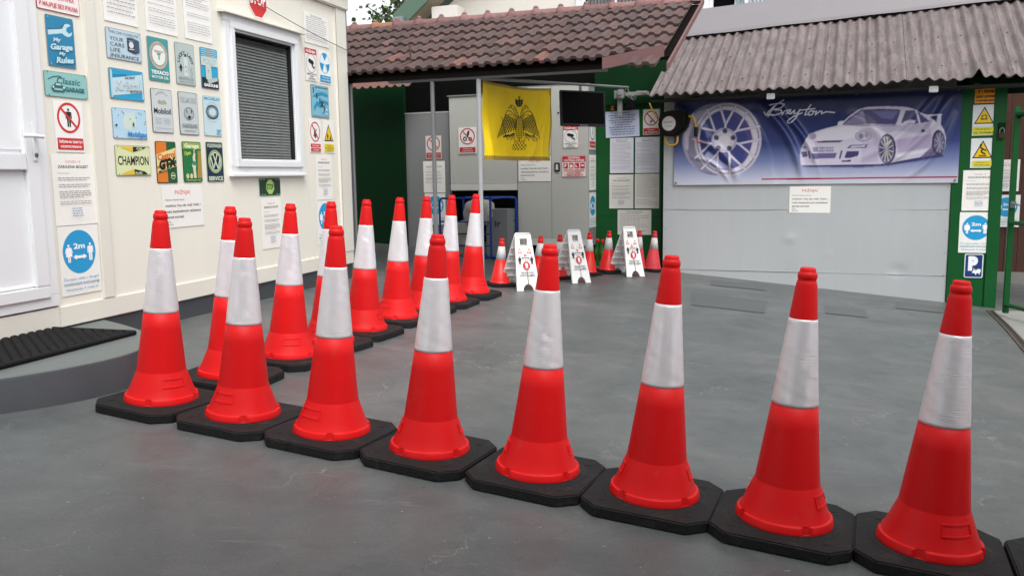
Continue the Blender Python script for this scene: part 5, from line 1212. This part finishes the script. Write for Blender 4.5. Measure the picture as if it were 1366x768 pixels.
    rs.poly(A(Z1p, [(95, 560), (300, 545), (700, 540), (1010, 500), (1170, 485), (1190, 505), (1000, 540), (760, 575), (560, 588), (130, 585)]), '#3a376c', 4, .85)
    rs.poly(A(Z1p, body), '#cdc8d6', 1)
    rs.poly(A(Z1p, [(160, 350), (300, 300), (460, 270), (640, 275), (700, 300), (560, 345), (430, 385), (210, 385)]), '#dedbe4', 4, .8)
    rs.poly(A(Z1p, [(640, 270), (830, 270), (1080, 250), (1090, 330), (1000, 330), (830, 310), (760, 330)]), '#b3adc2', 6, .8); rs.poly(A(Z1p, [(830, 380), (1000, 350), (1100, 330), (1090, 440), (840, 480)]), '#b2a6c2', 6, .85); rs.poly(A(Z1p, [(570, 400), (690, 380), (690, 545), (560, 560)]), '#bdb4ca', 5, .8)
    rs.poly(A(Z1p, [(830, 490), (1100, 440), (1110, 465), (830, 515)]), '#dbd8e2', 2, .9); rs.poly(A(Z1p, [(540, 300), (640, 285), (720, 345), (690, 400), (640, 380)]), '#c3b9cd', 4, .7)
    rs.poly(A(Z1p, [(412, 266), (470, 215), (560, 152), (700, 143), (862, 150), (838, 232), (822, 264), (600, 258)]), '#5a5783', 1); rs.poly(A(Z1p, [(430, 262), (500, 205), (575, 158), (600, 258)]), '#a39bb4', 3, .8); rs.poly(A(Z1p, [(580, 155), (640, 200), (730, 262), (610, 258)]), '#494570', 3, .8); rs.poly(A(Z1p, [(640, 160), (850, 158), (800, 225), (720, 215)]), '#8d8cb8', 5, .6)
    rs.poly(A(Z1p, [(866, 250), (900, 156), (962, 153), (1002, 176), (1085, 240), (1000, 256), (930, 262)]), '#5c5884', 1); rs.stroke(A(Z1p, [(980, 160), (1006, 256)]), .022, '#cdc8d6'); rs.poly(A(Z1p, [(880, 245), (940, 225), (975, 238), (965, 258), (890, 258)]), '#cfcbd8', 2)
    rs.stroke(A(Z1p, [(430, 265), (540, 270), (700, 270), (830, 270)]), .012, '#9791ab'); rs.poly(A(Z1p, [(1082, 205), (1142, 196), (1130, 247)]), '#38386a', 1)
    rs.poly(A(Z1p, [(385, 270), (390, 245), (430, 236), (425, 262)]), '#d6d2dd', 1)
    rs.poly(A(Z1p, [(205, 396), (290, 386), (432, 382), (400, 398), (250, 402)]), '#5a557c', 1); rs.poly(A(Z1p, [(195, 437), (356, 434), (355, 470), (200, 472)]), '#938ca8', 1); rs.text("Breyton", *Z1p((232, 462)), .19, .035, '#d5d2dd')
    rs.poly(A(Z1p, [(180, 481), (380, 478), (362, 520), (196, 524)]), '#79729a', 1); rs.poly(A(Z1p, [(105, 468), (150, 468), (156, 508), (118, 512)]), '#6d6791', 1); rs.poly(A(Z1p, [(452, 468), (546, 464), (540, 500), (484, 516), (434, 518)]), '#55507c', 1)
    rs.poly(A(Z1p, [(450, 446), (478, 420), (612, 415), (600, 440)]), '#6f698f', 1); rs.poly(A(Z1p, [(475, 440), (490, 426), (595, 420), (588, 434)]), '#c9c5d2', 1); rs.poly(A(Z1p, [(415, 536), (486, 532), (482, 545), (412, 547)]), '#4f4a76', 1)
    rs.stroke(A(Z1p, [(165, 470), (172, 515)]), .02, '#6d6791'); rs.stroke(A(Z1p, [(414, 465), (400, 518)]), .02, '#6d6791')
    rs.poly(el(Z1p, 578, 352, 62, 40), '#9a94ad', 1); rs.poly(el(Z1p, 578, 350, 54, 33), '#c6c2d0', 1); rs.poly(el(Z1p, 560, 352, 20, 22), '#8f8aa5', 2); rs.poly(el(Z1p, 605, 345, 16, 20), '#a49fb5', 2); rs.poly(el(Z1p, 192, 352, 30, 26), '#a6a1b4', 2)
    rs.poly(A(Z1p, [(110, 440), (130, 425), (150, 430), (140, 450)]), '#8f8aa5', 1); rs.poly(el(Z1p, 1030, 312, 14, 12), '#57527b', 1)
    rs.poly(A(Z1p, [(1000, 520), (1090, 440), (1110, 380), (1180, 480), (1120, 505)]), '#4a4574', 3, .8); rs.poly(el(Z1p, 1148, 402, 50, 98), '#55506f', 1); rs.poly(el(Z1p, 1154, 402, 38, 78), '#77728d', 1)
    for k in range(9): a = 2*math.pi*k/9; rs.stroke(A(Z1p, [(1154, 402), (1154 + 36*math.cos(a), 402 + 74*math.sin(a))]), .010, '#a8a4b6')
    rs.poly(el(Z1p, 760, 448, 66, 114), '#4b4666', 1); rs.poly(el(Z1p, 752, 452, 60, 100), '#8f8a9f', 1); rs.poly(el(Z1p, 752, 452, 50, 88), '#6a667c', 1)
    for k in range(12): a = 2*math.pi*k/12 + .2; rs.stroke(A(Z1p, [(752, 452), (752 + 52*math.cos(a), 452 + 92*math.sin(a))]), .012, '#c2beca')
    rs.poly(el(Z1p, 768, 402, 8, 20), '#b8ad52', 1); rs.poly(el(Z1p, 770, 480, 8, 14), '#b8ad52', 1)
    rs.text("performance for the", *Z1p((60, 640)), .85, .03, '#a9acc6', .5)
    rs.stroke(A(Z3p, [(602, 611), (900, 607)]), .016, '#a3263f'); rs.stroke(A(Z1p, [(0, 678), (640, 668), (1287, 661)]), .016, '#a3263f'); rs.poly([(0, 0), (Wd, 0), (Wd, .045), (0, .03)], '#c9c9d2', 1, .8)
    rs.c = np.clip(rs.c, 0, 1) ** 1.22 * 1.05
    # cloth shape: swags from the fixings and a slack lower edge
    def ridge(u, v, x0, y0, x1, y1, w, a):
        dx, dy = x1 - x0, y1 - y0; L = math.hypot(dx, dy); t = ((u - x0) * dx + (v - y0) * dy) / L / L; d = ((u - x0) * dy - (v - y0) * dx) / L + .10 * np.sin(np.clip(t, 0, 1) * 3.1)
        return 1.7 * a * np.exp(-(d / w) ** 2) * np.clip(1.3 * np.sin(np.clip(t, 0, 1) * math.pi), 0, 1)
    u, v = rs.X, rs.Y; D = .014 + .006 * np.sin(u * 2.2) + .003 * np.sin(u * 6.1 + v * 4)
    for q in ((1.0, 1.0, 1.55, .0, .05, .034), (1.12, 1.0, 1.75, .05, .04, .026), (.95, .9, 1.25, .0, .045, -.024), (3.1, 1.0, 2.3, .1, .05, .034), (2.95, 1.0, 2.1, .25, .05, .022), (3.15, .8, 2.6, .0, .04, .022), (2.0, 1.0, 1.6, .1, .06, -.02),
              (.25, .6, .8, .02, .05, .026), (.15, .35, .7, .0, .03, .014), (1.9, .85, 2.5, .3, .06, .018), (2.9, .55, 2.0, .05, .07, -.018), (.0, 1.0, .5, .3, .05, .018)): D = D + ridge(u, v, *q)
    D = .012 + np.log1p(np.exp((D - .012) * 160)) / 160
    mb = MB(); n = nx + 1; mb.v = list(zip((u.ravel()), (v.ravel()), D.ravel()))
    mb.f = [(j*n+i, j*n+i+1, (j+1)*n+i+1, (j+1)*n+i) for j in range(ny) for i in range(nx)]; mb.mats = [attr_mat("printed vinyl", rough=.27, spec=.4, var=.02)]; mb.mi = [0] * len(mb.f); mb.sm = [True] * len(mb.f)
    mb.col = np.concatenate([rs.c.reshape(-1, 3), np.ones((len(mb.v), 1))], 1)
    o = mb.build("banner"); o.matrix_world = at(FB, U0, Z0, .006); tag(o, "long blue vinyl banner with silver wheel and sports car on grey metal wall", "banner")
    e = MB(); 
    for x, y in ((.03, .03), (Wd - .03, .03), (.03, Ht - .03), (Wd - .03, Ht - .03), (1.05, Ht - .03), (2.1, Ht - .03)): e.tube([(x, y, .012), (x, y, .05)], .011, M_steel, 12)
    e.build("eyelets", o)
make_banner()

def make_flag():
    Wd, Ht = 1.66, .80; nx, ny = 300, 170; rs = Raster(1., 1., nx, ny); rs.c[:] = lin('#fdd60a')[:3]
    K = '#231a06'
    def Pm(x, y): return ((x - 30) / 635., 1 - (y - 22 - (x - 30) * .115 * (1 - (y - 22) / 690)) / 695.)
    cx = 352
    def both(L, w, c=K):
        rs.stroke([Pm(x, y) for x, y in L], w, c); rs.stroke([Pm(2 * cx - x, y) for x, y in L], w, c)
    def bpoly(L, c): rs.poly([Pm(x, y) for x, y in L], c, 1); rs.poly([Pm(2 * cx - x, y) for x, y in L], c, 1)
    rs.poly([Pm(*p) for p in [(320, 160), (338, 172), (352, 160), (368, 172), (386, 160), (388, 200), (372, 232), (334, 232), (318, 200)]], K, 1); rs.stroke([Pm(352, 138), Pm(352, 165)], .012, K); rs.stroke([Pm(342, 147), Pm(362, 147)], .01, K); rs.stroke([Pm(340, 182), Pm(345, 222)], .006, '#a58a20'); rs.stroke([Pm(364, 182), Pm(360, 222)], .006, '#a58a20')
    both([(258, 250), (268, 228), (290, 216), (312, 230), (326, 262), (338, 300), (346, 330)], .008); both([(258, 250), (282, 240), (298, 258), (304, 282), (316, 310), (330, 340)], .008); both([(282, 226), (290, 236)], .012)
    for k in range(7): both([(300 + k * 5, 240 + k * 14), (316 + k * 4, 250 + k * 13)], .008)
    both([(330, 340), (300, 300), (270, 270), (244, 272), (228, 300), (214, 340), (196, 400), (180, 460), (154, 516)], .010)
    both([(322, 350), (290, 310), (262, 300), (244, 318)], .008)
    for k in range(9):
        t = k / 8; both([(236 + 82 * t, 306 + 46 * t), (214 + 96 * t, 372 + 40 * t), (158 + 150 * t, 512 - 72 * t)], .013)
    for k in range(4): both([(206 + k * 6, 356 + k * 22), (320, 372 + k * 14)], .006)
    body = [(330, 318), (374, 318), (398, 370), (404, 430), (388, 500), (352, 540), (316, 500), (300, 430), (306, 370)]
    m = rs.inside([Pm(*p) for p in body]); s_ = (np.sin((rs.X + rs.Y) * 120) * np.sin((rs.X - rs.Y) * 120) > -.12); rs.paint(m & s_, K, 0, .85)
    tail = [(330, 530), (374, 530), (412, 586), (396, 622), (352, 626), (308, 622), (292, 586)]; m = rs.inside([Pm(*p) for p in tail]); rs.paint(m & (np.sin(rs.X * 170) * np.sin(rs.Y * 110) > .0), K, 0, .8)
    both([(300, 470), (270, 490), (250, 500), (232, 492)], .018); both([(300, 480), (272, 502), (258, 516)], .012); both([(302, 490), (282, 516), (276, 534)], .010)
    for k in range(6): both([(305 + k * 3, 480 + k * 12), (286 + k * 4, 486 + k * 12)], .007)
    rs.stroke([Pm(190, 330), Pm(250, 530)], .010, K); rs.stroke([Pm(222, 505), Pm(258, 488)], .022, K); rs.ell(*Pm(480, 522), .035, .035, K, 0, 1, .72); rs.stroke([Pm(480, 478), Pm(480, 520), Pm(500, 520)], .009, K)
    # fringe
    fr = (rs.Y < .055) | (rs.X > .972) | ((rs.Y > .965)); fc = np.array(lin('#b8983f')[:3]); rs.c[fr] = fc; tw = (np.sin(rs.X * 420) > .2) & (rs.Y < .055); rs.c[tw] = lin('#8f7428')[:3]
    P0 = Vector((-.278, 9.00, 2.262)); P1 = Vector((.484, 10.40, 2.302)); d = P1 - P0; ex = Vector((d.x, d.y, 0)).normalized(); en = Vector((ex.y, -ex.x, 0)); F = frame(P0, ex, en); L = Vector((d.x, d.y, 0)).length
    mb = MB(); n = nx + 1; vs = []
    for j in range(ny + 1):
        for i in range(nx + 1):
            x, y = i / nx, j / ny; w = 1 - y
            q = .012 * math.sin(x * 9 + .6) * (w + .3) + .010 * math.sin(x * 23 - y * 5) * (1 - w * .5) + .028 * math.exp(-((x - .06) / .04) ** 2) * w + .02 * math.sin((x * 1.4 + y) * 7) * w
            q += .022 * math.exp(-((x - (.62 + .42 * y)) / .035) ** 2) * w + .016 * math.exp(-((x - (.8 + .2 * y)) / .025) ** 2)
            sag = -.030 * math.sin(x * math.pi) * y
            vs.append((x * L, (y - 1) * Ht + d.z * x * (y) + sag - .0 * x, q))
    mb.v = vs; mb.f = [(j*n+i, j*n+i+1, (j+1)*n+i+1, (j+1)*n+i) for j in range(ny) for i in range(nx)]; mb.mats = [attr_mat("yellow satin cloth", rough=.5, spec=.3, var=.04)]; mb.mi = [0] * len(mb.f); mb.sm = [True] * len(mb.f)
    mb.col = np.concatenate([rs.c.reshape(-1, 3), np.ones((len(vs), 1))], 1)
    o = mb.build("flag"); o.matrix_world = F; tag(o, "yellow flag with black double-headed eagle and gold fringe hanging from the rail", "flag")
make_flag()

# ------------------------------------------------------------------ television, bracket camera, hose reel, tulips, cable
def make_tv():
    r = empty("television", frame(Vector((.635, 10.58, 1.88)), Vector((.985, .172, 0)).normalized(), Vector((.172, -.985, 0)).normalized()) @ Matrix.Rotation(R(-6), 4, 'X') @ Matrix.Rotation(R(9), 4, 'Y'), "black flat television hung under the rail, right of the yellow flag", "television")
    m = MB(); m.bbox(-.02, .565, 0, .425, -.045, 0, M_black, .006); m.bbox(.1, .44, .08, .34, -.09, -.045, M_black, .01); m.build("casing", r)
    m = MB(); m.box(.0, .545, .03, .405, .0, .0015, mat("dark screen", '#030304', rough=.4, spec=.04, var=0)); m.build("screen", r)
    m = MB(); m.bbox(.22, .33, .006, .014, .0, .003, M_steel, .001); m.build("badge", r)
    m = MB(); m.tube([(.27, .42, -.06), (.27, .52, -.06)], .018, M_steel, 10); m.build("mount", r)
make_tv()
M_cabl2 = mat('dull white metal', '#868783', rough=.5, var=.08)
def make_bracket():
    r = empty("camera_bracket", FB @ Matrix.Translation((-.635, 2.31, -.2)), "white metal arm with camera box and loose cables, above the bluish notice", "camera")
    m = MB(); m.bbox(-.04, .40, -.02, .03, -.02, .02, M_cabl2, .005); m.bbox(-.012, .05, -.235, -.02, -.018, .018, M_cabl2, .005); m.bbox(-.02, .058, -.275, -.235, -.02, .024, M_cabl2, .005); m.build("arm", r)
    m = MB(); m.bbox(.0, .085, -.055, .065, .018, .085, M_cabl2, .012); m.tube([(.042, .01, .085), (.042, .01, .10)], .024, M_cabd, 16); m.build("camera_box", r)
    m = MB(); m.bbox(-.05, -.01, -.05, .055, .0, .04, M_cabl2, .005); m.build("junction_box", r); rn = random.Random(2)
    m = MB()
    for k in range(4): m.tube(catmull([(.08, .02, .04), (.13 + .03 * k, .07 - .05 * k, .06), (.2 + .02 * k, -.06 + .03 * k, .07), (.26, .03, .05), (.38, .0 + .01 * k, .03)], 6), .0035, M_cabl2, 6)
    m.build("cables", r)
    m = MB(); m.bbox(.10, .22, -.19, -.06, -.03, .01, M_black, .01); m.build("black_box", r)
make_bracket()
s = Sign(.085, .175, '#151311', t=.01)
for k, ch in enumerate("FIM"): s.text(ch, .5, .82 - .32 * k, .22, '#c8780f', w=.7, bold=.06, rot=90)
s.put("vertical_plate", FB, -.790, -.705, 2.125, 2.30, -.33, "small black plate with orange letters behind the television edge")
def make_reel():
    r = empty("hose_reel", FB @ Matrix.Translation((.135, 1.905, .10)) @ Matrix.Rotation(R(-10), 4, 'Y'), "round black hose reel with white disc and yellow hose, on wall beside the banner", "hose reel")
    pts = [(math.cos(R(a)) * rr, math.sin(R(a)) * rr * .92) for a, rr in [(0, .205), (15, .222), (30, .24), (42, .235), (55, .2), (70, .18), (90, .175), (110, .178), (130, .195), (145, .2), (160, .19), (180, .175), (200, .175), (220, .19), (235, .195), (250, .18), (270, .172), (290, .175), (310, .18), (330, .185), (345, .19)]]
    bm = bmesh.new(); a = [bm.verts.new((x, y, -.06)) for x, y in pts]; b = [bm.verts.new((x, y, .06)) for x, y in pts]; bm.faces.new(a[::-1]); bm.faces.new(b)
    for i in range(len(pts)): bm.faces.new((a[i], a[(i+1) % len(pts)], b[(i+1) % len(pts)], b[i]))
    bmesh.ops.bevel(bm, geom=[e for e in bm.edges if abs(e.verts[0].co.z - e.verts[1].co.z) < .001], offset=.03, segments=4, affect='EDGES'); m = MB(); m.bm(bm, M_black, False); m.build("casing", r)
    m = MB(); m.tube([(-.015, -.0, .058), (-.015, 0, .068)], .145, M_black, 40); m.tube([(-.03, 0, .068), (-.03, 0, .072)], .091, mat("reel disc rim", '#b06a70', rough=.4), 40)
    m.build("hub", r)
    s = Sign(.2, .2, '#e4e4e2', t=.001); s.v, s.f, s.mi, s.sm, s.mats = [], [], [], [], []; s.ell(.5, .5, .43, '#dcdcda'); s.text("JOBEXTRA", .46, .58, .11, '#3a5c8a', w=.6); s.body(.3, .7, .34, .05, '#5aa08a'); o = s.build("white_disc", r); o.location = (-.03, 0, .0725)
    m = MB(); m.tube(catmull([(.21, .08, .02), (.26, .06, .02), (.29, .0, .02), (.30, -.06, .02)], 6), .013, M_yel, 10); m.tube([(.30, -.055, .02), (.30, -.17, .02)], .024, M_black, 12); m.build("hose", r)
    m = MB(); m.tube(catmull([(-.10, -.15, .0), (-.085, -.23, .01), (-.02, -.265, .01), (.05, -.24, .01), (.06, -.15, .0)], 6), .012, M_yel, 10); m.build("hose", r); m = MB(); m.tube(catmull([(-.20, .05, -.01), (-.27, .15, -.03), (-.34, .27, -.06)], 5), .009, M_yel, 10)
    m.build("hose", r); m = MB(); m.tube([(.30, -.17, .02), (.33, -.25, .02), (.36, -.23, .02)], .008, mat("red nozzle", '#b0252c', rough=.4), 8)
    m.build("nozzle", r)
make_reel()
def tulip(u, off, lab, s, first=None):
    p = wb(u, 0, off); g = ground_z(p.x, p.y); mw = Matrix.Translation((p.x, p.y, g)) @ Matrix.Rotation(s, 4, 'Z')
    if first: o = copy_tree(first); o.matrix_world = mw; o["label"] = lab; return o
    r = empty("tulip", mw, lab, "flower", "red artificial tulips"); sg = mat("tulip leaf green", '#3d7a1c', rough=.45, var=.15, vscale=30); tr = mat("tulip red", '#d31b14', rough=.45, var=.08, vscale=30)
    m = MB(); m.tube([(0, 0, 0), (.006, .004, .15), (0, 0, .29)], .006, sg, 8); m.build("stem", r)
    m = MB()
    for k in range(4):
        a = k * 1.6; vs = []
        for j in range(9):
            t = j / 8; w = .019 * math.sin(math.pi * min(1, .12 + .88 * t)) + .002; q = Vector((math.cos(a), math.sin(a), 0)); n_ = Vector((-math.sin(a), math.cos(a), 0)); c = q * (.012 + .045 * t * t) + Vector((0, 0, .02 + .25 * t - .02 * k)); vs += [tuple(c - n_ * w), tuple(c + q * -.005), tuple(c + n_ * w)]
        m.add(vs, [f for j in range(8) for f in ((j*3, j*3+1, j*3+4, j*3+3), (j*3+1, j*3+2, j*3+5, j*3+4))], sg, True)
    m.build("leaves", r)
    m = MB()
    for k in range(6):
        a = k * math.pi / 3; vs = []; rr = .024 if k % 2 else .021
        for j in range(7):
            t = j / 6; w = .017 * math.sin(math.pi * (.1 + .85 * t)); q = Vector((math.cos(a), math.sin(a), 0)); n_ = Vector((-math.sin(a), math.cos(a), 0)); c = q * rr * math.sin(math.pi * (.08 + .66 * t)) + Vector((0, 0, .285 + .062 * t)); vs += [tuple(c - n_ * w - q * .006), tuple(c), tuple(c + n_ * w - q * .006)]
        m.add(vs, [f for j in range(6) for f in ((j*3, j*3+1, j*3+4, j*3+3), (j*3+1, j*3+2, j*3+5, j*3+4))], tr, True)
    m.build("bloom", r); return r
t0 = tulip(-.80, -.22, "red tulip at left of the pair, between two small cones", .3)
tulip(-.725, -.25, "red tulip at right of the pair, next to the small cone before the green wall", 1.6, t0)
mb = MB(); a = FH @ Vector((.70, 2.82, .03)); b = FH @ Vector((2.50, 2.60, .04)); c = wb(-3.2, 2.42, -2.6)
mb.tube([a.lerp(b, k / 8) - Vector((0, 0, .02 * math.sin(math.pi * k / 8))) for k in range(9)] + [b.lerp(c, k / 6) - Vector((0, 0, .04 * math.sin(math.pi * k / 6))) for k in range(1, 7)], .004, mat("grey cable", '#6d6a66', rough=.5), 6)
tag(mb.build("cable"), "thin grey cable running from the STOP sign across the cabin corner", "cable")

# ------------------------------------------------------------------ white house and tree behind the yard
def back_house():
    r = empty("white_house", FB @ Matrix.Translation((0, 0, -4.2)), "white rendered house with curtained windows behind the yard roofs", "house")
    poly = [(-5.6, -1), (9.0, -1), (9.0, 6.3), (-2.6, 6.3), (-5.25, 4.15)]
    wins = [(-2.32, -1.12), (-.10, 1.10)]
    m = MB(); z0, z1 = 3.1, 4.75
    def quad(x0, x1, y0, y1): m.box(x0, x1, y0, y1, -.3, 0, M_white)
    quad(-5.0, 9, -1, z0); quad(-3.6, wins[0][0], z0, z1); quad(wins[0][1], wins[1][0], z0, z1); quad(wins[1][1], 9, z0, z1); quad(-2.6, 9, z1, 6.3)
    m.prism([(-5.0, z0), (-3.6, z0), (-3.6, z1), (-2.6, z1), (-2.6, 6.3), (-5.0, 4.36)], -.3, 0, M_white)
    m.build("wall", r)
    cur = mat("grey curtain", '#7d7f80', rough=.8, var=.1, vscale=6); cu2 = mat("pale curtain", '#b6c4c8', rough=.8, var=.06)
    for k, (u0, u1) in enumerate(wins):
        f = MB(); t = .06
        for q in ((u0, u0 + t, z0, z1), (u1 - t, u1, z0, z1), (u0 + t, u1 - t, z0, z0 + t), (u0 + t, u1 - t, z1 - t, z1), ((u0 + u1) / 2 - .03, (u0 + u1) / 2 + .03, z0 + t, z1 - t)): f.bbox(*q, -.06, .01, M_pvc, .004)
        f.bbox(u0 - .1, u0 - .002, z0 - .05, z1 + .08, -.01, .025, M_pvc, .004); f.bbox(u1 + .002, u1 + .1, z0 - .05, z1 + .08, -.01, .025, M_pvc, .004)
        w = f.build("window", r)
        c = MB(); vs = []; n = 120
        for i in range(n + 1):
            x = u0 + t + (u1 - u0 - 2 * t) * i / n; d = -.16 + .022 * math.sin(i * .9) + .01 * math.sin(i * 2.3); vs += [(x, z0, d), (x, z1, d)]
        fs = [(i*2, i*2+2, i*2+3, i*2+1) for i in range(n)]
        if k == 0: c.add(vs, fs, cur, True)
        else: c.add(vs, [f_ for i, f_ in enumerate(fs) if i > 36], cu2, True)
        c.build("curtain", w)
        g = MB(); g.box(u0, u1, z0, z1, -.29, -.24, M_dark); g.build("pane", w)
    # gable verge: green sheet barge, soffit and corbel
    a = Vector((-5.60, 4.02, .55)); b = Vector((-2.3, 6.62, .55)); d = (b - a).normalized(); n = Vector((-d.y, d.x, 0)); m = MB()
    vs = []
    for z in (.55, .50):
        for p in (a, b):
            for o in (0, .30): q = p + n * o; vs.append((q.x, q.y, z))
    m.add(vs, [(0, 2, 3, 1), (4, 5, 7, 6), (0, 4, 6, 2), (1, 3, 7, 5), (0, 1, 5, 4), (2, 6, 7, 3)], M_gmetal)
    rs_ = [a + n * .30, b + n * .30]; m.add([tuple(rs_[0]), tuple(rs_[1]), (rs_[1].x, rs_[1].y, -5), (rs_[0].x, rs_[0].y, -5)], [(0, 1, 2, 3)], M_gmetal)
    m.build("roof", r)
    m = MB(); sf = mat("tan soffit", '#b8a88f', rough=.7, var=.05); p = [a + n * .02, b + n * .02]; m.add([(p[0].x, p[0].y, .5), (p[1].x, p[1].y, .5), (p[1].x, p[1].y, 0.002), (p[0].x, p[0].y, .002)], [(0, 1, 2, 3)], sf)
    m.build("soffit", r)
    m = MB(); m.bbox(-5.05, -4.55, 4.12, 4.36, .003, .42, M_white, .01); m.bbox(-5.06, -4.54, 4.085, 4.118, .003, .43, sf, .004); m.build("corbel", r)
    m = MB(); m.tube([(-5.62, 4.13, .60), (-5.62, 4.13, -4)], .075, mat("zinc gutter", '#8d9296', rough=.4, metal=.4), 14); m.bbox(-5.74, -5.52, 4.05, 4.2, .58, .64, _M["zinc gutter"], .01); m.build("gutter", r)
back_house()

def make_tree():
    r = empty("broadleaf_tree", Matrix.Translation((-1.95, 19.6, -.2)), "leafy green tree rising beyond the tiled roof beside the green gable edge", "tree")
    rn = random.Random(11); bark = mat("tree bark", '#4a4036', rough=.85, var=.2, vscale=12, bump=.5, bscale=30); m = MB(); tips = []
    def limb(p, d, L, rad, depth):
        pts = [p]; q = p.copy(); dd = d.copy(); n = 6
        for i in range(n):
            dd = (dd + Vector((rn.uniform(-.16, .16), rn.uniform(-.16, .16), rn.uniform(-.02, .14)))).normalized(); q = q + dd * L / n; pts.append(q.copy())
        m.tube(pts, [rad * (1 - .55 * i / n) for i in range(n + 1)], bark, 8)
        if depth >= 2: tips.extend(pts[2:])
        if depth < 4 and depth != 1:
            for k in range(rn.randint(3, 4)):
                i = rn.randint(2, n); a = rn.uniform(0, 6.28); nd = (dd + Vector((math.cos(a), math.sin(a), rn.uniform(-.2, .5))) * .9).normalized(); limb(pts[i], nd, L * rn.uniform(.55, .75), rad * .5, depth + 1)
    limb(Vector((0, 0, 0)), Vector((.0, 0, 1)), 4.3, .14, 1)
    for k in range(9):
        a = k * .698 + .3; limb(Vector((0, 0, 4.0 + .16 * k)), Vector((math.cos(a), math.sin(a), .25)).normalized(), .72, .035, 3)
    m.build("trunk", r)
    lm = attr_mat("leaf green", rough=.5, spec=.35, var=.1); L = MB(); cols = []
    def leaf(c, s):
        ax = Vector((rn.uniform(-1, 1), rn.uniform(-1, 1), rn.uniform(-.9, .3))).normalized(); bx = ax.cross(Vector((rn.uniform(-1, 1), rn.uniform(-1, 1), rn.uniform(-1, 1)))).normalized(); nx_ = ax.cross(bx)
        shape = [(0, 0, 0), (.45, .25, .05), (.5, .55, .08), (.28, .85, .04), (0, 1.15, -.05), (-.28, .85, .04), (-.5, .55, .08), (-.45, .25, .05)]
        L.add([tuple(c + (bx * x * .9 + ax * y + nx_ * z) * s) for x, y, z in shape], [(0, 1, 2, 3, 4), (0, 4, 5, 6, 7)], lm)
        k = rn.random(); col = Vector((.045, .085, .028)).lerp(Vector((.10, .15, .045)), k * k) * rn.uniform(.7, 1.2); cols.extend([(*col, 1)] * 8)
    for t in tips:
        for _ in range(rn.randint(4, 8)): leaf(t + Vector((rn.gauss(0, .13), rn.gauss(0, .13), rn.gauss(-.03, .12))), rn.uniform(.06, .12))
    L.col = cols; L.build("crown", r)
make_tree()

# ------------------------------------------------------------------ unseen roof, posts and wall added behind and above the camera for shade
def added_carport():
    r = empty("added_carport", Matrix.Translation((0.5, -2.5, 0)), "roof added out of view to shade the near end of the yard, behind the viewpoint", "added_carport")
    m = MB(); m.box(-7, 8, -4.5, 3.7, 3.05, 3.15, mat("carport sheet", '#6f7478', rough=.5, var=.08)); m.build("roof", r)
    for x, y in ((-6.5, 3.3), (7.5, 3.3)): m = MB(); m.tube([(x, y, -.8), (x, y, 3.05)], .05, M_steel, 12); m.build("post", r)
    m = MB(); m.box(-7, 8, -4.6, -4.45, -1, 3.05, mat("carport back wall", '#6b5a50', rough=.8, var=.1)); m.build("wall", r)
added_carport()
